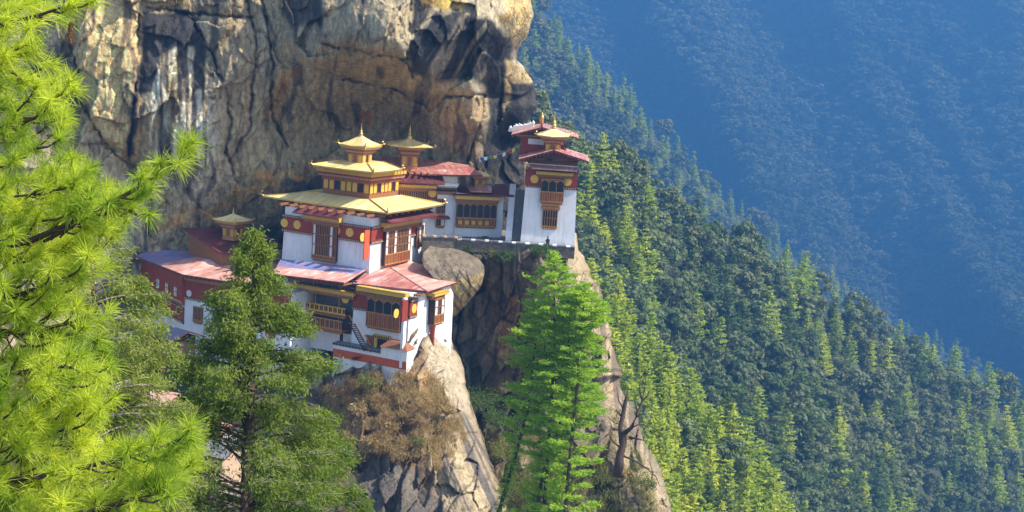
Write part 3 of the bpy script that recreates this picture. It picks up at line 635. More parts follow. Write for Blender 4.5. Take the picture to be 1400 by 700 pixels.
# second storey and roof
b0 = B.at(498, 268, 203); z1 = EZ+1.3
F2L = Face(B, cx+3.4, cy-3.4, 0); F2R = Face(B, cx+3.4, cy-3.4, 90)
mb = MB(); mb.box(cx-4.2, cx+3.4, cy-3.4, cy+4., z1-1, z1+3.6, M['wood']); B.add('upper_storey', mb)
Z2 = None
for F, wdt in ((F2L, 7.6), (F2R, 7.4)):
    sg = -1 if F is F2L else 1
    p = MB(F.T); k = 8; st = wdt/k
    for i in range(k):
        s = (-wdt+i*st) if F is F2L else i*st
        p.box(s+.12, s+st-.12, .004, .06, z1+.45, z1+1.65, M['glass'] if i in (2, 6) else M['yellow'])
        p.box(s-.06, s+.06, .004, .09, z1+.3, z1+1.8, M['red'])
    B.add('panel', p)
s0, s1 = -7.8, .35
def ring_cornice(zc, e0, e1, h, x0, x1, y0, y1):
    mb = MB()
    mb.box(x0-e0, x1+e0, y0-e0, y1+e0, zc, zc+h*.3, M['wood2']); mb.box(x0-(e0+e1)/2, x1+(e0+e1)/2, y0-(e0+e1)/2, y1+(e0+e1)/2, zc+h*.3, zc+h*.5, M['wood'])
    mb.box(x0-e1, x1+e1, y0-e1, y1+e1, zc+h*.66, zc+h, M['yellow']); mb.box(x0-e1+.1, x1+e1-.1, y0-e1+.1, y1+e1-.1, zc+h*.5, zc+h*.66, M['red'])
    em = (e0+e1)/2
    for x in np.arange(x0-em, x1+em, .36): mb.box(x, x+.18, y0-em-.06, y0-em-.004, zc+h*.32, zc+h*.47, M['beige'])
    for y in np.arange(y0-em, y1+em, .36): mb.box(x1+em+.004, x1+em+.06, y, y+.18, zc+h*.32, zc+h*.47, M['beige'])
    for x in np.arange(x0-e0, x1+e0, .36): mb.box(x, x+.18, y0-e0-.06, y0-e0-.004, zc+h*.05, zc+h*.25, M['red'])
    for y in np.arange(y0-e0, y1+e0, .36): mb.box(x1+e0+.004, x1+e0+.06, y, y+.18, zc+h*.05, zc+h*.25, M['red'])
    for x in np.arange(x0-e1+.1, x1+e1, .8): mb.box(x, x+.2, y0-e1-.5, y0-e1+.3, zc+h+.004, zc+h+.22, M['wood'])
    for y in np.arange(y0-e1+.1, y1+e1, .8): mb.box(x1+e1-.3, x1+e1+.5, y, y+.2, zc+h+.004, zc+h+.22, M['wood'])
    return B.add('cornice', mb)
ring_cornice(z1+1.75, .2, .75, 1.55, cx-4.2, cx+3.4, cy-3.4, cy+4.)
E2 = z1+4.35
for it in range(30):                                      # eave height at which the near corner falls on the hip line
    c0 = B.atz(507.5, 235.5, E2)
    if c0[1] > cy-5.2: E2 += .05
    elif c0[1] < cy-5.8: E2 -= .05
    else: break
cL = B.atz(417, 226.5, E2); cR = B.atz(552, 232, E2); c0 = B.atz(507.5, 235.5, E2)
hip_roof(B, cL[0], (c0[0]+cR[0])/2, c0[1], cR[1], E2, cx-2.1, cx+1.9, cy-1.9, cy+2.2, E2+.7, lift=.06, orn=.8)
print('temple eave2', E2, z1+4.35, cL, c0, cR)
t0 = B.at(487, 226, 202)
E3 = E2+4.2
for it in range(60):
    c0 = B.atz(499, 201.5, E3)
    if c0[1] > cy-2.7: E3 += .05
    elif c0[1] < cy-3.1: E3 -= .05
    else: break
print('temple eave3', E3, E2+4.2, c0)
cL3 = B.atz(456, 198, E3); lw3 = c0[0]-cL3[0]
LX, LY = c0[0]-lw3/2, c0[1]+lw3/2
lantern(B, LX, LY, E2+.6, lw3*.56, E3-E2-.6, lw3, 1.35, 1.75, .8)

# ---- lower temple with red roof, gallery wing to its left
B = Building('temple', 556, 493, 188.5, 27, 'lower white temple under a faded red roof beside the boulder, with timber balconies', 'temple')
FL, FR = Face(B), Face(B, ang=90)
zf = FL.m(555, 404)[1]; wl = FL.m(481, 440)[0]
print('lower eave', zf, wl)
mb = MB()
mb.box(wl, 0, 0, 11.5, -1.0, zf+.2, M['white'], .12, .12)
B.add('wall', mb)
pc = FR.m(577, 0)[0]
mb = MB(FR.T); mb.box(FR.m(573, 0)[0], pc, 0.004, .35, -.6, zf, M['white']); B.add('buttress', mb)
def fz(F, x, ya, yb): return F.m(x, yb)[1], F.m(x, ya)[1]
za, zb2 = fz(FL, 550, 412, 431)
frieze(B, FL, wl+.02, 0.02, za, zb2, [(FL.m(492.6, 0)[0], (za+zb2)/2)], .6)
frieze(B, FR, 0.02, FR.m(594, 0)[0], za, zb2, [(FR.m(564, 0)[0], (za+zb2)/2), (FR.m(589, 0)[0], (za+zb2)/2)], .6)
mb = MB(FR.T); a = FR.m(569.5, 0)[0]; mb.box(a, a+1.3, .1, .42, za-.3, zf-.2, M['red']); B.add('pilaster', mb)
q = FL.rect(501, 409, 547, 450, .6); window(B, FL, q[0], q[1], q[2], q[3], 4, 1, .6, 'arched', apron=.5)
cornice(B, FL, FL.m(489, 403, .5)[0], FL.m(557, 403, .5)[0], q[3], q[3]+1.25, .95)
q = FR.rect(594, 408, 607, 442, .9); window(B, FR, q[0], q[1], q[2], q[3], 3, 2, .9, 'lattice', (0, 2), apron=.35)
cornice(B, FR, FR.m(592, 400, .9)[0], FR.m(612, 400, .9)[0], q[3], q[3]+.9, 1.2)
mb = MB(FR.T); mb.box(q[0]+.4, q[0]+.7, .15, .75, q[2]-4.2, q[2]-.22, M['red'], .0, .0); B.add('bracket_post', mb)
# roof of the lower temple: two gentle slopes meeting in a hip
E0 = zf+.45
P0 = B.atz(481.5, 388, E0); P1 = B.atz(584, 398.8, E0); P2 = B.atz(643, 380, E0)
T1 = B.atz(534, 366, E0+1.1); T0 = B.atz(505, 368, E0+.95); T2 = B.atz(572, 360, E0+1.1)
T1b = B.atz(545, 352, E0+1.5)
mb = MB()
mb.slab([P0, P1, T1, T0], .2, M['redroof'], M['maroon'], M['wood']); mb.slab([P1, P2, T2, T1], .2, M['pinkroof'], M['maroon'], M['wood'])
mb.slab([T0, T1, T2, T1b], .2, M['pinkroof'], M['maroon'], M['wood'])
r = B.add('roof', mb)
c = MB(); c.tube([P1, T1], .12, M['redroof'], 6); c.tube([P0, P1], .11, M['maroon'], 6); B.add('roof_edge', c, r)
mb = MB()
for t in np.linspace(.03, .97, 22):
    p = np.array(P0)*(1-t)+np.array(P1)*t; mb.box(p[0]-.1, p[0]+.1, p[1]+.15, 1.0, zf-.05, zf+.16, M['wood'])
mb.box(wl, .9, -.9, .3, zf-.3, zf-.06, M['dark']); B.add('eave_bracket', mb)
# gallery wing (recessed, balconies)
gx0, gx1 = FL.m(396, 430)[0], wl
mb = MB(); mb.box(gx0-2, gx1, 2.0, 11.5, -1.0, zf+.1, M['slate']); mb.box(gx0-2, gx1, 1.2, 1.99, -1.0, FL.m(450, 452)[1]-.3, M['white']); B.add('gallery_wall', mb)
for px in (403, 428, 464): mb = MB(); s = FL.m(px, 430)[0]; mb.box(s-.13, s+.13, -.2, .1, FL.m(px, 452)[1], zf-.1, M['wood']); B.add('post', mb)
mb = MB(); s = FL.m(466, 470)[0]; mb.box(s-.15, s+.15, -.1, .2, -1, FL.m(466, 452)[1], M['dark']); B.add('post', mb)
def balcony(z0, z1, n, mat, nm):
    mb = MB(FL.T); s0, s1 = gx0-1.5, FL.m(474, 430)[0]
    mb.box(s0, s1, -1.6, n, z0-.22, z0, M['wood']); mb.box(s0, s1, n-.12, n+.04, z1-.14, z1, M[mat]); mb.box(s0, s1, n-.12, n+.02, z0+.004, z0+.2, M[mat])
    k = int((s1-s0)/.36)
    for i in range(k): s = s0+(i+.2)*(s1-s0)/k; mb.box(s, s+.2, n-.1, n-.02, z0+.2, z1-.14, M[mat] if i % 2 else M['wood'])
    mb.box(s0, s1, n-.16, n-.13, z0+.2, z1-.3, M['dark'])
    dentils(mb, s0, s1, n-.5, n+.06, z0-.45, z0-.22, M['wood2'], step=.4)
    return B.add(nm, mb)
zu0, zu1 = FL.m(435, 426, .6)[1], FL.m(435, 416, .6)[1]; zl0, zl1 = FL.m(438, 448, 1.0)[1], FL.m(438, 434, 1.0)[1]
balcony(zu0, zu1, .35, 'yellow', 'balcony'); balcony(zl0, zl1, 1.0, 'wood2', 'balcony')
cornice(B, Face(B, 0, 0), FL.m(396, 395)[0], FL.m(488, 395)[0], FL.m(440, 402)[1], FL.m(440, 391.5)[1], .8)
# roof of the gallery wing
E1 = E0+.5
G0 = B.atz(372, 375, E1); G1 = B.atz(470, 387, E1); G2 = B.atz(503, 366.5, E1+.7); G3 = B.atz(384, 354, E1+1.0)
mb = MB(); H0, H1 = (tuple(np.array(G0)*.5+np.array(G3)*.5), tuple(np.array(G1)*.42+np.array(G2)*.58)); mb.slab([G0, G1, H1, H0], .22, M['pinkroof'], M['maroon'], M['wood']); mb.slab([H0, H1, G2, G3], .22, M['blueshade'], M['maroon'], M['wood']); r = B.add('roof', mb)
c = MB(); c.tube([G1, G2], .12, M['pinkroof'], 6); c.tube([G0, G1], .1, M['maroon'], 6); B.add('roof_edge', c, r)
mb = MB()
for t in np.linspace(.02, .98, 20):
    p = np.array(G0)*(1-t)+np.array(G1)*t; mb.box(p[0]-.1, p[0]+.1, p[1]+.1, p[1]+2.2, E1-.42, E1-.24, M['wood'])
mb.box(G0[0], G1[0]-.3, 0.2, .9, zf-.1, E1-.3, M['dark']); B.add('eave_bracket', mb)
# doors and steps in the little court
q = FL.rect(501.5, 461, 511, 480); mb = MB(FL.T); mb.box(q[0], q[1], .01, .12, q[2], q[3], M['wood']); mb.box(q[0]-.25, q[1]+.3, .01, .3, q[3], q[3]+.25, M['wood']); mb.box(q[0]+.3, q[1]-.3, .12, .15, q[2], q[3]-.3, M['red']); B.add('door', mb)
q = FL.rect(513, 458, 534, 480); mb = MB(FL.T); h = q[3]-q[2]; w = q[1]-q[0]
mb.box(q[0], q[0]+.4, .01, .3, q[2], q[3], M['yellow']); mb.box(q[1]-.4, q[1], .01, .3, q[2], q[3], M['yellow']); mb.box(q[0]-.15, q[1]+.15, .01, .4, q[3]-.45, q[3], M['yellow']); dentils(mb, q[0]-.15, q[1]+.15, .4, .46, q[3]-.4, q[3]-.1, M['dark'])
mb.box(q[0]+.4, q[1]-.4, .01, .05, q[2], q[3]-.45, M['dark']); B.add('door_frame', mb)
q = FL.rect(534, 464, 546, 468); mb = MB(FL.T); mb.box(q[0], q[1], .01, .35, q[2], q[3], M['wood']); B.add('lintel', mb)
# ladder stair
a = B.loc(W(477, 441, 187.8)); b = B.loc(W(498, 480, 186.2)); mb = MB()
for dx in (0, .9):
    mb.tube([(a[0]+dx, a[1], a[2]), (b[0]+dx, b[1], b[2])], .11, M['dark'], 4)
    mb.tube([(a[0]+dx, a[1], a[2]+.9), (b[0]+dx, b[1], b[2]+.9)], .05, M['wood'], 4)
for t in np.linspace(.04, .96, 13): p = np.array(a)*(1-t)+np.array(b)*t; mb.box(p[0], p[0]+.9, p[1]-.12, p[1]+.12, p[2]-.04, p[2]+.04, M['dark'])
B.add('ladder_stair', mb)

# ---- retaining wall and court parapet below the lower temple
B = Building('retaining_wall', 556, 494, 186.6, 27, 'white retaining wall with an orange band standing on the rock spur below the lower temple', 'wall')
F = Face(B); q = F.rect(459, 490, 555, 505)
mb = MB(F.T); s0 = F.m(455, 495)[0]; zo1 = F.m(540, 492)[1]; zo0 = F.m(540, 503)[1]; zw = F.m(505, 480)[1]
mb.box(s0, 0, -1.2, 0, zo0-3.2, zw, M['white']); B.add('wall', mb)
mb = MB(F.T); mb.box(s0, 0.01, .004, .08, zo0, zo1, M['orange']); B.add('painted_band', mb)
mb = MB(F.T); mb.box(s0-.1, F.m(521, 480)[0], -1.35, .15, zw, zw+.28, M['slate']); dentils(mb, s0, F.m(521, 480)[0], .15, .2, zw+.03, zw+.25, M['dark'], step=.5); B.add('coping', mb)
mb = MB(F.T); sa = F.m(521, 480)[0]; zh = F.m(540, 476)[1]; mb.box(sa, 0.02, -1.6, .05, zw-1.2, zh, M['white']); B.add('high_wall', mb)
mb = MB(F.T); mb.add([(sa-.1, .35, zh-.05), (.15, .35, zh-.05), (.15, -1.9, zh-.05), (sa-.1, -1.9, zh-.05), (sa+.8, -.5, zh+.75), (-.6, -.5, zh+.75), (-.6, -1.0, zh+.75), (sa+.8, -1.0, zh+.75)], [(0, 1, 5, 4), (1, 2, 6, 5), (2, 3, 7, 6), (3, 0, 4, 7), (4, 5, 6, 7), (0, 3, 2, 1)], M['tile'])
B.add('tiled_coping', mb)

# ---- left wing
B = Building('gallery_wing', 250, 376, 197.5, 27, 'long white wing under a sagging red roof, bent towards the cliff on the left', 'building')
FA = Face(B, -.9, 1.6, -27); FB = Face(B, -.9, 1.6, 0)
LA = FA.m(196, 400)[0]; LB = FB.m(398, 430)[0]; HB = -17.5
a0 = FA.T(LA, 0, 0); a1 = FA.T(0, 0, 0); b1 = FB.T(LB, 0, 0)
print('wing', LA, LB)
pl = [(a0[0], a0[1]), (a1[0], a1[1]), (b1[0], b1[1]), (b1[0], b1[1]+9), (a0[0]+4, a0[1]+8)]
mb = MB(); mb.prism([(x, y, HB) for x, y in pl], [(x, y, -.35) for x, y in pl], M['white']); B.add('wall', mb)
z_w1, z_w0 = FA.m(232, 381)[1], FA.m(232, 402)[1]
mb = MB(FA.T); mb.box(LA+.1, 0.1, .004, .5, z_w0-.25, -.3, M['red']); mb.box(LA+.1, 0.1, .5, .56, z_w0-.25, z_w0-.05, M['beige']); mb.box(LA, .1, .004, .6, z_w0-.6, z_w0-.25, M['wood']); B.add('frieze', mb)
for px in (216.5, 228.5, 240.5):
    s = FA.m(px, 390, .5)[0]; ww = .55; Wz = MB(FA.T); Wz.box(s-ww, s+ww, .504, .56, z_w0+.3, z_w1-.35, M['wood']); wn_ = B.add('window', Wz)
    Wp = MB(FA.T)
    for i in range(2):
        for j in range(2): hh = (z_w1-z_w0-.85)/2; Wp.box(s-ww+.12+i*.55, s-.12+i*.55+.0, .562, .60, z_w0+.4+j*hh, z_w0+.4+(j+1)*hh-.12, M['panel'])
    B.add('pane', Wp, wn_)
za, zb_ = FA.m(222, 428)[1], FA.m(222, 408)[1]
frieze(B, FA, LA+.1, 0.05, za+.3, zb_-.1, [(FA.m(217, 0)[0], (za+zb_)/2+.1), (FA.m(231, 0)[0], (za+zb_)/2+.1)], .5, 'palewhite')
z_o0 = FB.m(262, 416)[1]
frieze(B, FB, 0.05, LB-.2, z_o0+.9, -.75, [(FB.m(p, 400)[0], FB.m(259, 401)[1]-(FB.m(259, 401)[0]*0)) for p in (259, 290, 356, 386)], .45, 'palewhite')
for p in (272, 300, 338, 372):
    s = FB.m(p, 418)[0]; zc = z_o0-1.2; window(B, FB, s-.75, s+.75, zc-1.1, zc+1.0, 3, 2, .2, 'lattice', (), apron=.15)
cornice(B, FB, .2, LB, -1.0, -.35, .6, gold=M['wood2'])
mb = MB()
e_ = -.1
Pa = B.atz(183, 350, e_); Pb = B.atz(250, 376, e_); Pc = B.atz(352, 392, e_); Pd = B.atz(392, 380, e_); Pe = B.atz(388, 341, e_+1.5); Pf = B.atz(300, 345, e_+1.6); Pg = B.atz(212, 341, e_+.9)
Q0 = tuple(np.array(Pa)*.52+np.array(Pb)*.48); mb.slab([Q0, Pb, Pf], .22, M['pinkroof'], M['maroon'], M['wood']); mb.slab([Pa, Q0, Pf, Pg], .22, M['blueshade'], M['maroon'], M['wood']); mb.slab([Pb, Pc, Pe, Pf], .22, M['pinkroof'], M['maroon'], M['wood']); mb.slab([Pc, Pd, Pe], .22, M['pinkroof'], M['maroon'], M['wood'])
r = B.add('roof', mb); c = MB(); c.tube([Pa, Pb, Pc], .11, M['maroon'], 6); B.add('roof_edge', c, r)
mb = MB()
for t in np.linspace(.03, .97, 16):
    for u, v in ((Pa, Pb), (Pb, Pc)):
        p = np.array(u)*(1-t)+np.array(v)*t; mb.box(p[0]-.1, p[0]+.1, p[1]+.15, p[1]+1.8, e_-.44, e_-.24, M['wood'])
B.add('eave_bracket', mb)
# lower window row hidden among the branches
for p, yy in ((300, 470), (345, 478)):
    s, zc = FB.m(p, yy); window(B, FB, s-.8, s+.8, zc-1.2, zc+1.2, 3, 2, .2, 'lattice', (), apron=.15)

# ---- hall behind the left wing
B = Building('prayer_hall', 302, 347, 203.5, 27, 'low hall behind the left wing, its dark shaded roof carrying a small gilded lantern', 'building')
h0 = B.at(302, 346, 203); h1 = B.at(386, 336, 207); h2 = B.at(352, 313, 213); h3 = B.at(250, 311, 207.5)
mb = MB(); mb.slab([h0, h1, h2, h3], .25, M['maroon'], M['maroon'], M['wood']); B.add('roof', mb)
def ins(p, c, t, dz): return (p[0]*(1-t)+c[0]*t, p[1]*(1-t)+c[1]*t, p[2]*(1-t)+c[2]*t+dz)
cc = tuple(np.mean([h0, h1, h2, h3], 0)); pl = [ins(p, cc, .12, -.3) for p in (h0, h1, h2, h3)]
mb = MB(); mb.prism([(p[0], p[1], -2) for p in pl], pl, M['wood']); B.add('wall', mb)
lp = B.loc(W(318, 319, 207.5)); lantern(B, lp[0], lp[1], lp[2]-.3, 2.0, 2.2, 4.0, .9, 1.2, .5)

# ---- rear temple under the overhang
B = Building('temple', 622, 319, 212, -12, 'rear temple tucked beneath the overhang, with dark red roof and small gilded lantern', 'temple')
F = Face(B); ztop = F.m(600, 252)[1]
xl = F.m(512, 290)[0]
mb = MB(); mb.box(xl, 0, 0, 8, -1.5, ztop+1.2, M['white'], .1, .1); B.add('wall', mb)
za, zb_ = F.m(596, 272)[1], F.m(596, 257)[1]
frieze(B, F, xl, F.m(598, 265)[0], za, zb_, [(F.m(591, 264)[0], F.m(591, 264)[1])], .6)
q = F.rect(535, 260, 583, 274, .4); window(B, F, q[0], q[1], q[2]-1, q[3], 8, 2, .4, 'lattice', (), apron=.2)
cornice(B, F, F.m(533, 256, .5)[0], F.m(597, 256, .5)[0], F.m(565, 260, .5)[1], F.m(565, 252, .5)[1], .9)
cornice(B, F, F.m(597.5, 256)[0], F.m(624, 256)[0], F.m(612, 266)[1], F.m(612, 257)[1], .4, gold=M['dark'])
mb = MB(F.T); q = F.rect(598, 250, 626, 254.5); mb.box(q[0], q[1], .004, .5, q[2], q[3], M['white']); B.add('ledge', mb)
q = F.rect(597, 272, 608.5, 294); window(B, F, q[0], q[1], q[2], q[3], 2, 3, .3, 'lattice', (), apron=.1)
q = F.rect(596, 298, 608, 310); window(B, F, q[0], q[1], q[2], q[3], 2, 1, .2, 'lattice', (1,), apron=.1)
q = F.rect(586, 294, 613, 297); canopy(B, F, q[0]+.3, q[1], q[2], 1.0, .3)
canopy(B, F, F.m(531, 247, 1)[0], F.m(606, 247, 1)[0], F.m(570, 250, 1.8)[1], 1.8, 1.0)
zr = F.m(600, 243)[1]
r0, r1 = B.at(510, 237, 209.5), B.at(660, 239.5, 208.5); r2, r3 = B.at(643, 226, 214), B.at(480, 210, 222)
r2b = B.at(600, 219, 219)
mb = MB(); mb.slab([r0, r1, r2, r2b, r3], .22, M['redroof'], M['maroon'], M['wood']); B.add('roof', mb)
mb = MB(); mb.box(xl+1, B.at(650, 240, 210)[0], 1, 7, ztop+1.2, r1[2]-.3, M['wood']); dentils(mb, xl+1, r1[0]-.5, -1.2, 1, r1[2]-.55, r1[2]-.3, M['wood'], step=.9, frac=.25); B.add('eave_bracket', mb)
lp = B.loc(W(558, 226, 212.5)); lantern(B, lp[0], lp[1], lp[2], 2.3, 2.9, 6.4, 1.0, 2.2, .7)

# ---- entrance house
B = Building('entrance_house', 686, 320, 213, -12, 'small house with a five arched carved window, between the rear temple and the stone stair', 'building')
F = Face(B); xl = F.m(622, 300)[0]; ztop = F.m(655, 268)[1]
mb = MB(); mb.box(xl, 0, 0, 6, -1, ztop+.3, M['white'], .05, .05); B.add('wall', mb)
q = F.rect(624, 277, 679, 310, .35); window(B, F, q[0], q[1], q[2], q[3], 6, 1, .35, 'arched', (), apron=.36)
mb = MB(F.T); 
for i in range(5): s = q[0]+(i+.6)*(q[1]-q[0])/6; mb.box(s-.28, s+.28, .48, .52, q[2]+.3, q[2]+.85, M['yellow'])
B.add('painted_panel', mb)
cornice(B, F, F.m(622, 272, .5)[0], F.m(684, 272, .5)[0], F.m(652, 277, .5)[1], F.m(652, 268.5, .5)[1], .8)
mb = MB(); a = B.at(619, 265.5, 210.3); b = B.at(703, 267.5, 211.5); c = B.at(704, 251, 217); d = B.at(626, 253, 216.5)
mb.slab([a, b, c, d], .2, M['maroon'], M['maroon'], M['wood']); rr = B.add('roof', mb)
mb = MB(); mb.slab([tuple(np.array(B.at(*t))+[0, 0, .12]) for t in ((643, 263, 210.9), (672, 264, 211.2), (672, 254, 214.8), (637, 254.5, 214.8))], .08, M['pinkroof']); B.add('sun_patch', mb, rr)  # pale pink sheet that paints a patch of sun on the dark roof
lp = B.loc(W(655, 251, 213.6)); lantern(B, lp[0], lp[1], lp[2], 1.5, 1.25, 3.0, .7, .9, .4)

# ---- shrine tower at the cliff edge
B = Building('shrine_tower', 785, 337, 206, 1, 'tall white tower at the cliff edge with two gabled red roofs and gilded spire', 'tower')
F = Face(B); wT = -F.m(712, 332)[0]; zf0, zf1 = F.m(750, 258)[1], F.m(750, 233)[1]; zE = F.m(760, 226)[1]; dT = 7.5
print('tower', wT, zf0, zf1, zE)
inl = (F.m(720, 240)[0]+wT)/zf1; inr = .3/zf1
def wallx(z): return -wT+inl*z, -inr*z
mb = MB(); a, b = wallx(zf1+.8)
mb.prism([(-wT-.1, -.05, -1.2), (.05, -.05, -1.2), (.05, dT, -1.2), (-wT-.1, dT, -1.2)], [(a, .5, zf1+.8), (b, .5, zf1+.8), (b, dT, zf1+.8), (a, dT, zf1+.8)], M['white']); B.add('wall', mb)
FT = Face(B, 0, .42, 0); a, b = wallx(zf0)
frieze(B, FT, a, b+.03, zf0+.3, zf1-.1, [(F.m(731, 240)[0], F.m(731, 245)[1]), (F.m(776.5, 240)[0], F.m(776.5, 249)[1])], .58, n=.12)
FS = Face(B, a-.02, .5, -90); mb = MB(); mb.box(a-.14, a-.01, .45, dT, zf0+.3, zf1-.1, M['red']); B.add('side_frieze', mb)
q = F.rect(739, 245, 771, 277, .3); window(B, FT, q[0], q[1], q[2], q[3], 3, 1, .7, 'arched', (), apron=.45)
q2 = F.rect(741.5, 287, 762, 313, .1); window(B, Face(B, 0, .25, 0), q2[0], q2[1], q2[2], q2[3], 3, 2, .2, 'lattice', (), apron=.12)
mb = MB(); mb.box(q[0]+.5, q[1]-.5, -.35, .4, q[2]-.5, q[2]-.22, M['wood2']); mb.box(q2[0]-.3, q2[1]+.3, -.1, .4, q2[3]+.08, q2[3]+.5, M['wood2']); B.add('bracket', mb)
cornice(B, FT, F.m(733, 236)[0], F.m(784, 236)[0], F.m(758, 243)[1], F.m(758, 235)[1], .9)
mb = MB(); zc = F.m(758, 229)[1]; mb.slab([(F.m(728, 228)[0], -1.4, zc-.1), (F.m(790, 228)[0], -1.4, zc-.1), (b, 1, zc+.3), (a, 1, zc+.3)], .16, M['pinkroof'], M['pinkroof'], M['wood']); B.add('canopy', mb)
def gable(name, ap, el, er, yf, yb, th=.22):
    A0 = (ap[0], yf, ap[1]); L0 = (el[0], yf, el[1]); R0 = (er[0], yf, er[1])
    mb = MB(); mb.slab([L0, A0, (ap[0], yb, ap[1]), (el[0], yb, el[1])], th, M['pinkroof'], M['maroon'], M['wood'])  # left slope takes the paler pink as its sunlit side
    mb.slab([A0, R0, (er[0], yb, er[1]), (ap[0], yb, ap[1])], th, M['redroof'], M['maroon'], M['wood']); rf = B.add(name, mb)
    g = MB(); g.prism([(el[0]+1.2, yf+1.2, el[1]-.2), (er[0]-1.2, yf+1.2, er[1]-.2), (ap[0], yf+1.2, ap[1]-.3)], [(el[0]+1.2, yf+1.35, el[1]-.2), (er[0]-1.2, yf+1.35, er[1]-.2), (ap[0], yf+1.35, ap[1]-.3)], M['maroon'])
    g.box(ap[0]-1.0, ap[0]-.1, yf+1.12, yf+1.2, el[1]-.1, el[1]+.35, M['dark'])
    for t in np.linspace(.05, .95, 9):
        for (p, q_) in ((el, ap), (ap, er)):
            x = p[0]*(1-t)+q_[0]*t; z = p[1]*(1-t)+q_[1]*t; g.box(x-.1, x+.1, yf+.2, yf+1.3, z-th-.22, z-th-.02, M['wood'])
    B.add('gable', g, rf); r = MB(); r.tube([A0, (ap[0], yb, ap[1]+.02)], .12, M['maroon'], 6); B.add('ridge', r, rf)
yo = -2.0
G = Face(B, 0, yo, 0)
gable('roof', G.m(757.6, 205), G.m(709, 217.5), G.m(806, 221), yo, 8.0)
mb = MB(); z_e = G.m(758, 220)[1]; mb.box(a+.3, b-.1, .8, dT, zf1+.8, z_e-.2, M['wood']); B.add('upper_storey', mb)
G2 = Face(B, 0, 4.5, 0); za = G2.m(740, 205)[1]; a2, b2 = G2.m(711, 200)[0], G2.m(772, 200)[0]
mb = MB(); mb.box(a2, b2, 4.5, 11, z_e-1, G2.m(740, 184)[1], M['red']); B.add('rear_storey', mb)
mb = MB(G2.T)
for x0_, x1_ in ((722, 744), (763, 770)): q = G2.rect(x0_, 190, x1_, 197.5); mb.box(q[0], q[1], .004, .08, q[2], q[3], M['white'])
q = G2.rect(711, 185, 772, 188.5); mb.box(q[0], q[1], .004, .4, q[2], q[3], M['wood']); dentils(mb, q[0], q[1], .4, .46, q[2]+.1, q[3]-.1, M['beige']); B.add('cornice', mb)
G3 = Face(B, 0, 3.0, 0)
gable('roof', G3.m(741, 173.5), G3.m(699, 184), G3.m(791, 188.5), 3.0, 12)
lp = B.loc(W(756.5, 205, 206.5)); zl = G.m(757, 206)[1]
lx = G.m(756.5, 190)[0]; zE3 = Face(B, 0, .3, 0).m(756, 186.5)[1]
lantern(B, lx, 1.7, zl-.4, 2.1, zE3-zl+.4, 4.6, 1.1, 2.3, .8)
mb = MB(); px_ = G3.m(740.5, 170); mb.lathe((px_[0], 5, px_[1]-.1), [(.3, 0), (.3, .9), (.36, .95), (.2, 1.1), (.1, 1.4), (.02, 1.7)], M['gold'], 12); B.add('victory_banner', mb, None, True)

# ---- stone stair left of the tower
B = Building('stone_stair', 716, 330, 207.2, 1, 'steep grey stone stair rising between white side walls, left of the tower', 'stairs')
mb = MB(); n = 20; x0_, x1_ = B.at(700, 320, 207)[0], B.at(714, 320, 207)[0]; top = 6.6
for i in range(n): mb.box(x0_, x1_, i*.33, 7.2, i*top/n-.6, (i+1)*top/n-.04, M['slate'])
B.add('step', mb)
mb = MB(); mb.prism([(x0_-.9, -.3, -.6), (x0_-.01, -.3, -.6), (x0_-.01, 7.2, -.6), (x0_-.9, 7.2, -.6)], [(x0_-.9, -.3, .5), (x0_-.01, -.3, .5), (x0_-.01, 7.2, top+.7), (x0_-.9, 7.2, top+.7)], M['white']); B.add('side_wall', mb)

# ---- paved terrace, parapet
B = Building('terrace_wall', 660, 330.5, 205.2, 1, 'low rubble parapet with pale coping along the terrace edge in front of the tower', 'wall')
F = Face(B); s0, s1 = F.m(625, 335)[0], F.m(786, 338)[0]
mb = MB(F.T); mb.box(s0, s1, -.6, .35, -1.5, .05, M['stone']); B.add('wall', mb)
mb = MB(F.T); k = 26; st = (s1-s0)/k
for i in range(k): mb.box(s0+i*st+.03, s0+(i+1)*st-.03, -.7, .45, .06+random.uniform(0, .05), .26+random.uniform(-.04, .05), M['slate'] if i % 3 else M['white'])
B.add('coping', mb)
mb = MB(); c_ = [W(590, 326, 205.6), W(660, 331, 205.3), W(783, 337.5, 206.6), W(780, 331, 213), W(700, 325, 222), W(590, 320, 216)]
zc = c_[1][2]-.35; c_ = [(p[0], p[1], zc) for p in c_]; mb.slab(c_, .5, M['slate']); tag(mb.build('terrace_paving'), kind='structure')
B = Building('stone_ledge', 625, 329, 205, -12, 'rough stone ledge wall topped with loose slabs, below the rear temple and above the boulder', 'wall')
F = Face(B); mb = MB(F.T); s0 = F.m(578, 325)[0]; mb.box(s0, .6, -.9, 0, -2.2, .3, M['stone']); B.add('wall', mb)
mb = MB(F.T)
for i in range(11): x = s0+i*(-s0+.6)/11; mb.box(x+.02, x+(-s0+.6)/11-.02, -1.0, .15, .31+random.uniform(0, .06), .5+random.uniform(0, .1), M['beige'] if i % 3 == 0 else M['slate'])
B.add('coping', mb)

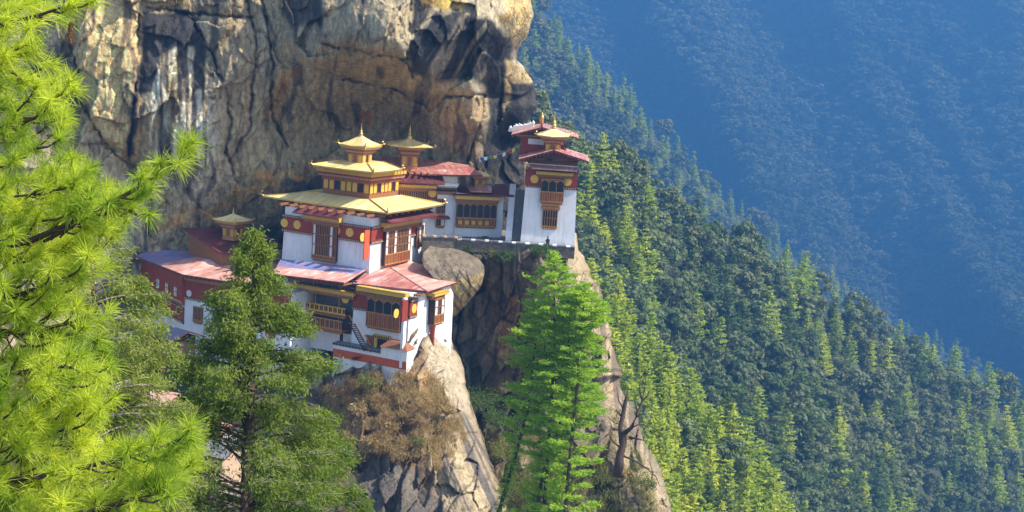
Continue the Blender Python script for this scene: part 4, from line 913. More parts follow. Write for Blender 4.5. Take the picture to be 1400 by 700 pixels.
# ---- seated person on the parapet
def person():
    o = W(748.5, 333.6, 205.0); e = tag(empty('person', o), 'person in dark clothes sitting on the parapet at the foot of the tower', 'person')
    pts = [(0, 0, .12), (0, .02, .38), (0, 0, .62), (0, -.02, .74), (0, -.03, .86), (.21, -.02, .6), (.27, -.12, .36), (.12, -.28, .25), (-.21, -.02, .6), (-.27, -.12, .36), (-.1, -.3, .25),
           (.12, -.08, .12), (.17, -.48, .16), (.16, -.52, -.26), (.16, -.66, -.3), (-.12, -.08, .12), (-.17, -.48, .16), (-.16, -.52, -.26), (-.16, -.66, -.3)]
    rad = [.17, .16, .18, .07, .10, .075, .055, .04, .075, .055, .04, .11, .085, .055, .04, .11, .085, .055, .04]
    ed = [(0, 1), (1, 2), (2, 3), (3, 4), (2, 5), (5, 6), (6, 7), (2, 8), (8, 9), (9, 10), (0, 11), (11, 12), (12, 13), (13, 14), (0, 15), (15, 16), (16, 17), (17, 18)]
    me = bpy.data.meshes.new('body'); me.from_pydata(pts, ed, []); b = link(bpy.data.objects.new('body', me), e)
    sk = b.modifiers.new('Skin', 'SKIN'); b.modifiers.new('Sub', 'SUBSURF').levels = 1
    b.modifiers['Sub'].render_levels = 1
    for v, r in zip(me.skin_vertices[0].data, rad): v.radius = (r, r)
    me.skin_vertices[0].data[0].use_root = True; me.materials.append(M['cloth'])
    h = MB(); h.lathe((0, -.04, .80), [(.02, 0), (.075, .03), (.098, .1), (.10, .17), (.08, .23), (.03, .265)], M['skin'], 12); h.build('head', e, True)
    k = MB(); k.lathe((0, -.02, .90), [(.105, 0), (.115, .07), (.095, .15), (.03, .185)], M['cloth'], 12); k.build('hair', e, True)
person()

# ---- strings of prayer flags
def flags(name, pts, sag, nfl, label, size=.55):
    P = [Vector(p) for p in pts]; L = []
    for a, b in zip(P[:-1], P[1:]):
        for t in np.linspace(0, 1, 12, endpoint=False): q = a.lerp(b, float(t)); q.z -= sag*4*t*(1-t); L.append(q)
    L.append(P[-1]); mb = MB(); mb.tube(L, .025, M['rope'], 4); e = tag(mb.build(name), label, 'prayer flags', 'prayer flag strings by the tower')
    cs = ['white', 'green', 'yellow', 'blue', 'white', 'red', 'yellow', 'green', 'white', 'blue']
    for i in range(nfl):
        t = (i+.5)/nfl*(len(L)-1); k = int(t); a = L[k].lerp(L[min(k+1, len(L)-1)], t-k); d = (L[min(k+1, len(L)-1)]-L[k]).normalized()*size*.5
        f = MB(); w = Vector((random.uniform(-.1, .1), random.uniform(-.25, .25), -size*random.uniform(.7, 1.05)))
        f.add([tuple(a-d), tuple(a+d), tuple(a+d*.8+w), tuple(a-d*.9+w*.9)], [(0, 1, 2, 3)], M['flag_'+cs[(i+nfl) % 10]]); f.build('flag', e)
flags('prayer_flag_string', [W(655, 215, 211), W(712, 197, 208)], .5, 9, 'string of coloured prayer flags from the cliff to the tower roof')
flags('prayer_flag_string', [W(655, 213, 211), W(661, 226, 209.5), (W(676, 255, 209))], .2, 4, 'short white prayer flag string hanging down above the entrance house', .45)
mb = MB(); 
gx = [W(x, y, d) for x, y, d in ((697, 176, 212), (728, 170, 212))]
for i in range(12):
    t = i/11; p = gx[0]*(1-t)+gx[1]*t; hh = random.uniform(.2, .6); mb.tube([p+np.array([0, 0, -.4]), p+np.array([.1, -.1, hh*.5]), p+np.array([random.uniform(-.2, .3), .1, hh])], [.25, .22, .08], M['panel'], 7)
tag(mb.build('white_cloth'), 'white cloth heap lying on the upper edge of the tower rear roof', 'cloth')

# ---- smaller buildings below, among the branches
def small_house(name, px, py, d, ang, w, dep, h, roofmat, wallmat, label, wins=3, rh=1.2, ov=.9):
    global B
    B = Building(name, px, py, d, ang, label, 'house', None); F = Face(B)
    mb = MB(); mb.box(-w, 0, 0, dep, -4, h, M[wallmat]); B.add('wall', mb)
    mb = MB(); mb.slab([(-w-ov, -ov, h), (ov, -ov, h), (ov, dep/2, h+rh), (-w-ov, dep/2, h+rh)], .18, M[roofmat], M['maroon'], M['wood'])
    mb.slab([(-w-ov, dep/2, h+rh), (ov, dep/2, h+rh), (ov, dep+ov, h), (-w-ov, dep+ov, h)], .18, M[roofmat], M['maroon'], M['wood']); B.add('roof', mb)
    for i in range(wins): s = -w+(i+.5)*w/wins; window(B, F, s-.6, s+.6, h-2.3, h-.7, 2, 2, .15, 'lattice', (), apron=.15)
    mb = MB(F.T); mb.box(-w, 0, .004, .06, h-.6, h-.25, M['red']); B.add('frieze', mb)
    mb = MB(F.T); mb.box(-w*.45, -w*.45+1, .004, .08, h-5.5, h-3.2, M['wood']); B.add('door', mb)
    return B
small_house('small_shed', 238, 466, 188, 40, 6.0, 3.4, .3, 'blueroof', 'dark', 'dark blue roofed lean-to at the foot of the left wing', 2, .9)
small_house('lower_house', 262, 576, 178, 22, 11.5, 6, 1.0, 'pinkroof', 'beige', 'cream and brown house with a salmon roof, seen behind the foreground pine tips', 4)
small_house('lower_house', 294, 606, 170, 22, 5.5, 5, .8, 'redroof', 'white', 'little house with a small pinkish red roof right behind the juniper trunk', 2)
small_house('lower_house', 304, 628, 160, 22, 4.2, 5, .4, 'slate', 'beige', 'cream walled house with a grey roof, lowest of the houses among the branches', 2)
#%%VEG
# ------------------------------------------------------------------ hillsides
HILL = None
def hillmat(name, c1, c2):
    m, nt, p, out = base_mat(name); v = coords(nt)
    nt.links.new(mixrgb(nt, c1, c2, ramp(nt, noise(nt, v, .05, 6), [(.35, 0.), (.65, 1.)])), p.inputs['Base Color']); p.inputs['Roughness'].default_value = .95
    bump(nt, p, noise(nt, v, .2, 5), .8, 3.); return m
HM = hillmat('forest_floor', (.035, .05, .02), (.07, .07, .03))
class Ridge:
    """A hillside seen across the gorge: crest = (px, py, depth) of its top; below it the ground comes nearer by k metres per row."""
    def __init__(s, name, crest, k, x0, x1, y1, gully=14., seed=0, nx=150, ny=90, fs=60.):
        s.fs = fs
        s.c = np.array(crest, float); s.k = k; s.g = gully; s.seed = seed; s.name = name
        X = np.linspace(x0, x1, nx); T = np.linspace(0, 1, ny)
        PX = np.repeat(X[None], ny, 0); cy = s.cy(PX); PY = cy+(y1-cy)*T[:, None]**1.3
        P = s.pt(PX, PY)
        back = [P[:1]+np.array([0, b, -b*.75]) for b in (500., 200., 80., 30., 8.)]
        P = np.concatenate(back+[P], 0); ny += 5
        idx = np.arange(ny*nx).reshape(ny, nx); Fq = np.stack([idx[:-1, :-1], idx[1:, :-1], idx[1:, 1:], idx[:-1, 1:]], -1).reshape(-1, 4)
        tag(npmesh(name, P.reshape(-1, 3), Fq, HM, smooth=True), kind='structure')
    def cy(s, x): return np.interp(x, s.c[:, 0], s.c[:, 1])
    def depth(s, x, y):
        dc = np.interp(x, s.c[:, 0], s.c[:, 2]); n = fbm((x-y*.55)/s.fs, y/(s.fs*4), 0, 3, s.seed)
        return np.maximum(dc - s.k*(y-s.cy(x)) + (n-.5)*2*s.g*np.clip((y-s.cy(x))/40, 0, 1), 60)
    def pt(s, x, y): return W(x, y, s.depth(x, y))
RA0 = Ridge('near_slope', [(560, 330, 330), (780, 400, 340), (840, 455, 345), (880, 505, 345), (930, 570, 345), (1000, 625, 345), (1045, 700, 345), (1120, 800, 345), (1500, 1300, 345)], .28, 560, 1300, 1150, 8, 3)
RA = Ridge('middle_slope', [(500, 60, 520), (700, 150, 520), (795, 232, 530), (850, 255, 540), (900, 300, 550), (960, 340, 570), (1060, 374, 600), (1110, 402, 630), (1200, 458, 680), (1260, 496, 720), (1400, 562, 800), (1700, 700, 900), (2100, 900, 950)], .33, 560, 2000, 1250, 16, 5)
RB = Ridge('far_slope', [(400, -300, 1500), (640, -110, 1500), (740, 15, 1500), (790, 85, 1520), (870, 158, 1580), (960, 250, 1680), (1050, 325, 1800), (1130, 385, 1920), (1200, 435, 2000), (1300, 485, 2130), (1400, 540, 2250), (1800, 700, 2400)], .9, 400, 1900, 1100, 30, 7)
RC = Ridge('valley_side', [(-900, -420, 4400), (300, -360, 4200), (900, -300, 4100), (1500, -330, 4000), (2600, -300, 3900)], 2.0, -900, 2600, 1000, 330, 9, 180, 120, 130.)
zl = -1500.
me = MB(); me.quad((-6000, -100, zl), (6000, -100, zl), (6000, 7000, zl), (-6000, 7000, zl), HM); tag(me.build('valley_floor'), kind='structure')

# ------------------------------------------------------------------ leaf geometry
def diamonds(P, A, Bv):
    n = len(P); V = np.stack([P-A, P+Bv, P+A, P-Bv], 1).reshape(-1, 3); return V, np.arange(4*n).reshape(n, 4)
def unit(v): return v/(np.linalg.norm(v, axis=-1, keepdims=True)+1e-9)
def rdir(n, rng): return unit(rng.normal(size=(n, 3)))
def leafy(P, L, Wd, rng, droop=.0, along=None, flat=0.):
    """Diamond leaf faces at P: length L, width Wd, directions random or round a given one."""
    n = len(P); a = rdir(n, rng) if along is None else unit(along+rng.normal(size=(n, 3))*.45)
    a[:, 2] -= droop; a = unit(a); b = unit(np.cross(a, rdir(n, rng))); 
    if flat: b[:, 2] *= (1-flat); b = unit(b)
    L = np.broadcast_to(L, (n,))*rng.uniform(.7, 1.3, n); Wd = np.broadcast_to(Wd, (n,))*rng.uniform(.7, 1.3, n)
    return P, a*L[:, None]*.5, b*Wd[:, None]*.5
def bg_broad(rng, h=1., nclump=20, nleaf=60, wide=.38, size=.058):
    """Arrays of a rounded, clumpy crown of height h (metres = 1 here; scaled later)."""
    P, A, Bq = [], [], []
    for k in range(nclump):
        t = rng.uniform(.28, 1); ang = rng.uniform(0, 6.28); rr = wide*math.sqrt(max(0.03, 1-((t-.55)/.52)**2))*rng.uniform(.3, 1.)
        c = np.array([rr*math.cos(ang), rr*math.sin(ang), t*.88]); cr = rng.uniform(.09, .17)*(1.15-.4*t)
        d = rdir(nleaf, rng); d[:, 2] = np.where(d[:, 2] < -.35, -d[:, 2], d[:, 2]); p = c+d*cr*np.array([1.15, 1.15, .8])*rng.uniform(.75, 1.1, (nleaf, 1))
        q, a, b = leafy(p, size*1.25, size, rng, along=np.cross(d, rdir(nleaf, rng))); w_ = np.linalg.norm(b, axis=1, keepdims=True); b = unit(np.cross(a, d+rng.normal(size=d.shape)*.3))*w_; P.append(q); A.append(a); Bq.append(b)
    return np.concatenate(P)*h, np.concatenate(A)*h, np.concatenate(Bq)*h
def bg_conifer(rng, h=1., nw=19, wide=.20, size=.062, open_=.8):
    P, A, Bq = [], [], []
    for k in range(nw):
        t = .12+.86*k/nw+rng.uniform(-.015, .015); L = wide*(1-t)**.75*rng.uniform(.75, 1.15)+.012; nb = 7 if t < .7 else 5
        for j in range(nb):
            if rng.random() > open_+.15: continue
            an = rng.uniform(0, 6.28); dd = np.array([math.cos(an), math.sin(an), -.12]); m = max(2, int(L/.026))
            for i in range(m):
                f = (i+.6)/m; c = np.array([0, 0, t])+dd*L*f*rng.uniform(.85, 1.1)+np.array([0, 0, .35*L*f*f])
                n = 2; p = c+rng.normal(size=(n, 3))*np.array([.012, .012, .005]); al = np.repeat((dd+np.array([0, 0, .1]))[None], n, 0)
                q, a, b = leafy(p, size*1.1, size*.42, rng, along=al, flat=.6); P.append(q); A.append(a); Bq.append(b)
    return np.concatenate(P)*h, np.concatenate(A)*h, np.concatenate(Bq)*h
PR = np.random.default_rng(5)
PROTO_B = [bg_broad(PR) for _ in range(4)]; PROTO_C = [bg_conifer(PR, wide=w) for w in (.24, .30, .20, .34)]
LM = dict(
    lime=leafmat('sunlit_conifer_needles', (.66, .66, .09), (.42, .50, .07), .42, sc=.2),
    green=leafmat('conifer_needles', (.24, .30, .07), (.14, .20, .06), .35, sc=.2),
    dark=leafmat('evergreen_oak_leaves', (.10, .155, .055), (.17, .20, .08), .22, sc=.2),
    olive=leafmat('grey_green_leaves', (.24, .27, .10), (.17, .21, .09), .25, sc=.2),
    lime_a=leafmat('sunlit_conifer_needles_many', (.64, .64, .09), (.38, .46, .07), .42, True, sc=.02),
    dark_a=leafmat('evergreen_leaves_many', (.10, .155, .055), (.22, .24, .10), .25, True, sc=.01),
    far_a=leafmat('far_forest_leaves', (.08, .12, .05), (.24, .24, .13), .25, True, sc=.004))
CROWN = {}
def crown_mesh(kind, i, m):
    key = (kind, i, m)
    if key not in CROWN:
        P, A, Bq = (PROTO_B if kind == 'b' else PROTO_C)[i]; V, Fq = diamonds(P, A, Bq)
        o = npmesh('crown', V, Fq, LM[m]); me = o.data; bpy.data.objects.remove(o); CROWN[key] = me
    return CROWN[key]
tm = MB(); tm.tube([(0, 0, -.25), (0, 0, .3), (.01, 0, .6), (0, .01, .93)], [.016, .012, .008, .002], M['bark'], 5)
for k in range(5): a = k*1.9; tm.tube([(0, 0, .3+.1*k), (.12*math.cos(a), .12*math.sin(a), .42+.1*k)], [.006, .002], M['bark'], 3)
_t = tm.build('trunk'); TRUNK = _t.data; bpy.data.objects.remove(_t)
def bgtree(name, kind, i, m, p, h, label, cat, group, wide=1.):
    e = tag(empty(name, p, RNG.uniform(0, 6.28)), label, cat, group); e.scale = (h*wide, h*wide, h)
    link(bpy.data.objects.new('crown', crown_mesh(kind, i, m)), e); link(bpy.data.objects.new('trunk', TRUNK), e)
def poisson(inside, x0, x1, y0, y1, rx, ry, tries, rng):
    pts = []; cell = {}
    for _ in range(tries):
        x, y = rng.uniform(x0, x1), rng.uniform(y0, y1)
        if not inside(x, y): continue
        rxx, ryy = (rx(x, y), ry(x, y)) if callable(rx) else (rx, ry)
        gx, gy = int(x//rxx), int(y//ryy); ok = True
        for a in (-1, 0, 1):
            for b in (-1, 0, 1):
                for q in cell.get((gx+a, gy+b), ()):
                    if ((q[0]-x)/rxx)**2+((q[1]-y)/ryy)**2 < 1: ok = False
        if ok: cell.setdefault((gx, gy), []).append((x, y)); pts.append((x, y))
    return pts
def inpoly(x, y, poly):
    c = False; n = len(poly)
    for i in range(n):
        x0, y0 = poly[i]; x1, y1 = poly[(i+1) % n]
        if (y0 > y) != (y1 > y) and x < (x1-x0)*(y-y0)/(y1-y0)+x0: c = not c
    return c
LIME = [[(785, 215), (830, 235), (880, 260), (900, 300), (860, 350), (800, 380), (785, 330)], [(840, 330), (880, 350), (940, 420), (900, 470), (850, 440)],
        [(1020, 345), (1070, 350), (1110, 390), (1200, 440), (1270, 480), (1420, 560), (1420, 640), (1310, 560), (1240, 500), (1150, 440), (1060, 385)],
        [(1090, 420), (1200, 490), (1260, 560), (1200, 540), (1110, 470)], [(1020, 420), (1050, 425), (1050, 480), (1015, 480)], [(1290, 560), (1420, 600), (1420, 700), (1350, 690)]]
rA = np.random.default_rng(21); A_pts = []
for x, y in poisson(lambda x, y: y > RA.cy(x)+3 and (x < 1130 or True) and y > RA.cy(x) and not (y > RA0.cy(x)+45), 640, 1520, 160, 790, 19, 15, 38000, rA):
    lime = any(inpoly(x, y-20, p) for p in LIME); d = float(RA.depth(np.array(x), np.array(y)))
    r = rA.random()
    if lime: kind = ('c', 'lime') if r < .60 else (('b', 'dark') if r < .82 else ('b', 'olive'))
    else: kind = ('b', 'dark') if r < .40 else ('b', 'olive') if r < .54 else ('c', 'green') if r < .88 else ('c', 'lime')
    h = rA.uniform(14, 25) if kind[0] == 'c' else rA.uniform(11, 20)
    A_pts.append((h/d, x, y, d, h, kind, 'A'))
for x, y in poisson(lambda x, y: y > RA0.cy(x)+2, 800, 1130, 430, 820, 19, 19, 9000, rA):
    d = float(RA0.depth(np.array(x), np.array(y))); r = rA.random(); kind = ('c', 'lime') if r < .86 else ('c', 'green') if r < .93 else ('b', 'olive')
    A_pts.append(((14/d)*1.0, x, y, d, rA.uniform(12, 17), kind, 'N'))
print('near trees', len(A_pts))
A_pts.sort(key=lambda t: -t[0])
LBL = {('c', 'lime', 'A'): ('conifer', 'bright yellow green conifer catching the sun on the middle slope', 'conifer', 'sunlit conifers on the middle slope'),
       ('c', 'green', 'A'): ('conifer', 'dark green layered conifer among rounded trees on the middle slope', 'conifer', 'dark conifers on the middle slope'),
       ('b', 'dark', 'A'): ('evergreen_oak', 'dark rounded evergreen tree on the shaded middle slope', 'tree', 'dark rounded trees on the middle slope'),
       ('b', 'olive', 'A'): ('evergreen_oak', 'greyish green rounded tree on the middle slope', 'tree', 'grey green trees on the middle slope'),
       ('c', 'lime', 'N'): ('conifer', 'bright lime green conifer on the near slope beside the cliff foot', 'conifer', 'lime conifers on the near slope'),
       ('c', 'green', 'N'): ('conifer', 'deeper green conifer in the lime stand beside the cliff foot', 'conifer', 'green conifers on the near slope'),
       ('b', 'olive', 'N'): ('evergreen_oak', 'olive rounded tree in the lime stand beside the cliff foot', 'tree', 'rounded trees on the near slope')}
n_ind = 0; rest = []
for t in A_pts:
    _, x, y, d, h, kind, zone = t
    vis = x < 1420 and y - h*2000/d < 700 and x > 790
    if vis and n_ind < 290:
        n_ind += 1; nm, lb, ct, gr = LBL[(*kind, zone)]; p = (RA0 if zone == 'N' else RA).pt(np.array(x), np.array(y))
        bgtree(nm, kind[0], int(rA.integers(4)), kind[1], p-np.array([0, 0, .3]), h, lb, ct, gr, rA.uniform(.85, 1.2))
    else: rest.append(t)
def merged(name, items, mat, rng, thin=1.):
    """items: (point, height, proto arrays) -> one mesh of many trees."""
    Vs, Vr = [], []
    for p, h, (P, A, Bq), wide in items:
        if thin < 1: k = rng.random(len(P)) < thin; P, A, Bq = P[k], A[k]*(1/thin)**.5, Bq[k]*(1/thin)**.5
        a = rng.uniform(0, 6.28); c, s = math.cos(a), math.sin(a); Rm = np.array([[c*wide, -s*wide, 0], [s*wide, c*wide, 0], [0, 0, 1.]])*h
        V, _ = diamonds(P@Rm.T, A@Rm.T, Bq@Rm.T); Vs.append((V+p).astype(np.float32)); w_ = p/p[1]*40; Vr.append(np.full(len(V), np.clip(rng.random()*.5+float(fbm(np.array(w_[0]*.55+w_[2]*.5), w_[2]*.35, 0, 3, 12))*1.7-.6, 0, 1), np.float32))
    V = np.concatenate(Vs); n = len(V)//4
    return tag(npmesh(name, V, np.arange(4*n).reshape(n, 4), mat, attrs={'var': ('FLOAT', np.concatenate(Vr))}), kind='stuff')
items_l, items_d = [], []
for _, x, y, d, h, kind, zone in rest:
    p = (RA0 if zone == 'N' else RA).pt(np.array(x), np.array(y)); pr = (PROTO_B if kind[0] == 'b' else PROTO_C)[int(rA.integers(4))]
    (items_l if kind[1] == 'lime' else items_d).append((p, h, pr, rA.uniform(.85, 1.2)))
print('rest', len(items_l), len(items_d))
merged('sunlit_wood', items_l, LM['lime_a'], rA, .7); merged('shaded_wood', items_d, LM['dark_a'], rA, .6)
# far slope and valley side: forests that read as one mass
rB = np.random.default_rng(31); il, idk = [], []
for x, y in poisson(lambda x, y: RB.cy(x) < y < RA.cy(x)+30 and x < 1500, 600, 1500, -120, 640, 12, 10, 34000, rB):
    d = float(RB.depth(np.array(x), np.array(y))); lime = (y-RB.cy(x) < 45 and rB.random() < .7) or rB.random() < .25
    pr = PROTO_C[int(rB.integers(4))] if (lime or rB.random() < .3) else PROTO_B[int(rB.integers(4))]
    (il if lime else idk).append((RB.pt(np.array(x), np.array(y)), rB.uniform(18, 30), pr, rB.uniform(.9, 1.3)))
print('far', len(il), len(idk))
merged('far_sunlit_wood', il, LM['lime_a'], rB, .45); merged('far_wood', idk, LM['far_a'], rB, .35)
rC = np.random.default_rng(41); ic = []
for x, y in poisson(lambda x, y: y < RB.cy(x)+25, 640, 1520, -90, 600, 9, 8, 46000, rC):
    d = float(RC.depth(np.array(x), np.array(y)))
    ic.append((RC.pt(np.array(x), np.array(y)), rC.uniform(18, 32)*d/2300, PROTO_B[int(rC.integers(4))] if rC.random() < .7 else PROTO_C[int(rC.integers(4))], rC.uniform(1., 1.4)))
print('valley', len(ic))
merged('valley_wood', ic, LM['far_a'], rC, .25)

# ------------------------------------------------------------------ haze
hz = bpy.data.materials.new('blue_air'); hz.use_nodes = True; nt = hz.node_tree; nt.nodes.clear()
ho = N(nt, 'ShaderNodeOutputMaterial'); hv = N(nt, 'ShaderNodeVolumePrincipled'); nt.links.new(hv.outputs[0], ho.inputs['Volume'])
hv.inputs['Color'].default_value = (.10, .335, .78, 1); hv.inputs['Density'].default_value = HAZE_D; hv.inputs['Anisotropy'].default_value = .15
mb = MB(); mb.box(-6100, 6100, -120, 7200, zl-1, 1250, None); mb.mats = [hz]; mb.m = [0]*len(mb.m)
tag(mb.build('haze'), kind='stuff')
#%%TREES
# ------------------------------------------------------------------ foreground and middle-distance trees
FM_ = dict(
    pine=leafmat('pine_needles_lit', (.72, .76, .10), (.22, .36, .045), .52, True, sc=1.2, hue=0),
    juni=leafmat('juniper_sprays', (.14, .21, .030), (.24, .30, .055), .42, True, sc=.35, hue=0),
    juni2=leafmat('juniper_sprays_light', (.20, .26, .035), (.32, .36, .08), .42, True, sc=.5, hue=0),
    soft=leafmat('soft_conifer_needles', (.50, .64, .07), (.22, .40, .05), .5, True, sc=.15, hue=0),
    shrub=leafmat('shrub_leaves', (.15, .19, .045), (.26, .24, .08), .35, True, sc=.4, hue=0),
    green=leafmat('bush_leaves', (.07, .13, .035), (.12, .19, .05), .35, True, sc=.4, hue=0),
    dry=leafmat('dry_grass_blades', (.50, .38, .18), (.34, .22, .10), .3, True, sc=.3, hue=0),
    red=leafmat('red_blossom', (.55, .03, .02), (.35, .02, .015), .3, True, sc=1, hue=0))
def foliage(name, P, A, Bq, mat, parent, base):
    V, Fq = diamonds(P, A, Bq); rr = np.repeat(RNG.random(len(P)), 4)
    return npmesh(name, V-np.asarray(base), Fq, mat, parent, attrs={'var': ('FLOAT', rr)})
def strip(P0, P1, P2, w, rng):
    """Thin two-step blades bending from P0 through P1 to P2."""
    n = len(P0); b = unit(np.cross(P2-P0, rdir(n, rng)))*w*.5
    V = np.stack([P0-b, P0+b, P1+b*.9, P1-b*.9, P2+b*.25, P2-b*.25], 1).reshape(-1, 3); i = np.arange(n)*6
    F1 = np.stack([i, i+1, i+2, i+3], -1); F2 = np.stack([i+3, i+2, i+4, i+5], -1)
    return V, np.concatenate([F1, F2])

# --- big pine close to the camera, left edge
def pine():
    rng = np.random.default_rng(3)
    base = W(-420, 900, 12); e = tag(empty('pine_tree', base), 'bright lime green pine close by on the left edge with long needle tufts', 'tree')
    tr = MB(); T = [W(-420, 900, 12), W(-400, 500, 12.1), W(-370, 100, 12.2), W(-350, -150, 12.3)]
    tr.tube([p-base for p in T], [.22, .18, .12, .07], M['bark'], 10); tr.build('trunk', e, True)
    tufts = []; tw = MB()
    def branch(pts, side, spread=60, step=30, r0=.035, rear=0.):
        P = [np.array(W(x, y, d)) for x, y, d in pts]
        tw.tube([p-base for p in P], list(np.linspace(r0, .006, len(P))), M['bark'], 6)
        acc = 0
        for k in range(len(pts)-1):
            (x0, y0, d0), (x1, y1, d1) = pts[k], pts[k+1]; L = math.hypot(x1-x0, y1-y0); m = max(1, int(L/step*side))
            for i in range(m):
                t = (i+rng.random())/m; frac = (k+t)/(len(pts)-1)
                ax, ay, ad = x0+(x1-x0)*t, y0+(y1-y0)*t, d0+(d1-d0)*t
                sp = spread*(1.05-.75*frac); an = rng.uniform(0, 6.28); q = math.sqrt(rng.random())
                tx, ty, td = ax+(x1-x0)/L*22+sp*q*math.cos(an), ay+(y1-y0)/L*22+sp*q*math.sin(an)*.8, ad+rng.uniform(-.5, .5)*(.4+spread/70)
                a, b = W(ax, ay, ad), W(tx, ty, td); mid = (a+b)/2-np.array([0, 0, .03])
                tw.tube([a-base, mid-base, b-base], [.010, .007, .004], M['bark'], 4)
                dr = unit(unit(b-a)+np.array([.25, -.15, .45])+rng.normal(size=3)*.25); tufts.append((b, dr))
        tufts.append((P[-1], unit(P[-1]-P[-2]+np.array([.05, 0, .1]))))
    branch([(-390, 340, 12), (-120, 360, 11), (40, 330, 10.4), (110, 300, 10.2), (180, 262, 10.1), (232, 228, 10.0), (256, 208, 10.0)], 1.3, 46, 15)
    branch([(60, 330, 10.5), (120, 300, 10.4), (160, 285, 10.3), (178, 288, 10.3)], 1.0, 26, 14, .015)
    branch([(-390, 90, 12.1), (-150, 60, 11), (-20, 40, 10.2), (50, 22, 10.0), (96, 6, 9.9)], 1.2, 42, 18)
    branch([(-150, 60, 11), (-40, 90, 10.4), (20, 100, 10.2), (32, 112, 10.2)], .9, 26, 20, .02)
    branch([(-390, 260, 12), (-160, 230, 11), (-20, 190, 10.6), (50, 160, 10.4), (82, 128, 10.3)], 1.4, 48, 14)
    branch([(-390, 480, 12), (-160, 450, 11), (-20, 420, 10.4), (60, 390, 10.2), (112, 372, 10.1)], 1.7, 74, 13)
    branch([(-390, 620, 12), (-160, 560, 11), (-20, 520, 10.4), (70, 500, 10.0), (130, 506, 9.9)], 1.7, 74, 13)
    branch([(-390, 720, 12), (-160, 700, 11), (0, 660, 10.2), (110, 640, 9.8), (190, 622, 9.6), (244, 602, 9.5)], 1.9, 60, 12)
    branch([(-200, 760, 10), (0, 730, 9.4), (120, 700, 9.2), (200, 680, 9.2), (226, 664, 9.2)], 1.9, 58, 13)
    branch([(-390, 400, 12.5), (-120, 330, 11.8), (0, 280, 11.4), (70, 262, 11.2), (100, 240, 11.2)], 1.7, 68, 13)
    branch([(-390, 600, 12.5), (-160, 500, 11.4), (-60, 590, 11), (40, 580, 10.9), (120, 560, 10.8)], 1.6, 74, 13)
    branch([(-160, 500, 11.4), (-60, 450, 11.3), (40, 455, 11.2), (100, 440, 11.1), (118, 432, 11.1)], 1.6, 66, 13)
    branch([(-390, 300, 12.5), (-100, 330, 11.9), (0, 350, 11.7), (60, 345, 11.5), (105, 340, 11.5)], 1.6, 58, 13)
    poly = [(-40, 110), (60, 100), (104, 125), (108, 170), (70, 200), (130, 240), (180, 262), (190, 300), (140, 330), (110, 370), (112, 420), (128, 450), (160, 505), (132, 560), (150, 595), (230, 590), (285, 600), (270, 630), (240, 665), (235, 700), (120, 730), (-40, 730)]
    k = 0
    while k < 360:
        x, y = rng.uniform(-40, 285), rng.uniform(100, 730)
        if not inpoly(x, y, poly): continue
        k += 1; dd = rng.uniform(10.0, 12.2); a = W(x-rng.uniform(15, 45), y+rng.uniform(5, 40), dd+.2); b = W(x, y, dd)
        tw.tube([a-base, (a+b)/2-base-np.array([0, 0, .02]), b-base], [.010, .007, .004], M['bark'], 4)
        tufts.append((b, unit(unit(b-a)+np.array([.2, -.2, .3])+rng.normal(size=3)*.3)))
    for k in range(26):
        x, y = rng.uniform(-30, 70), rng.uniform(-10, 95); b = W(x, y, rng.uniform(9.8, 11)); a = b-np.array([.15, 0, .08]); tw.tube([a-base, b-base], [.008, .004], M['bark'], 4); tufts.append((b, unit(b-a+rng.normal(size=3)*.05)))
    tw.build('branch', e)
    C = np.array([t[0] for t in tufts]); D = np.array([t[1] for t in tufts]); nn = 92; n = len(C)*nn
    print('tufts', len(C))
    c = np.repeat(C, nn, 0); d = np.repeat(D, nn, 0)
    back = rng.uniform(-.10, .03, (n, 1)); c = c+d*back
    sp = unit(np.cross(d, rdir(n, rng))); th = rng.uniform(.25, 1.25, (n, 1))*np.where(back < -.05, 1.1, 1)
    v = unit(d*np.cos(th)+sp*np.sin(th)); Ln = rng.uniform(.10, .17, (n, 1))
    p1 = c+v*Ln*.55; p2 = c+v*Ln-np.array([0, 0, 1.])*Ln*rng.uniform(.03, .16, (n, 1))
    V, Fq = strip(c, p1, p2, .0052, rng); rr = np.repeat(np.clip(np.repeat(rng.random(len(C)), nn)*.6+rng.random(n)*.4, 0, 1), 6)
    npmesh('needles', V-base, Fq, FM_['pine'], e, attrs={'var': ('FLOAT', rr)})
    # cone
    cb = W(97, 30, 9.9); cm = MB(); L = .15
    cm.lathe((0, 0, 0), [(.004, 0), (.014, -.01), (.02, -.05), (.018, -.10), (.008, -L)], M['wood'], 8)
    for i in range(60):
        t = (i+.5)/60; a = i*2.4; r = .024*math.sin(math.pi*min(1, t*.85+.12)); z = -L*t
        x, y = math.cos(a), math.sin(a); cm.add([(x*r*.6-y*.007, y*r*.6+x*.007, z+.004), (x*r*.6+y*.007, y*r*.6-x*.007, z+.004), (x*(r+.008), y*(r+.008), z-.007)], [(0, 1, 2)], M['deadwood'] if i % 2 else M['wood2'])
    o = cm.build('cone', e); o.location = tuple(cb-base)
pine()

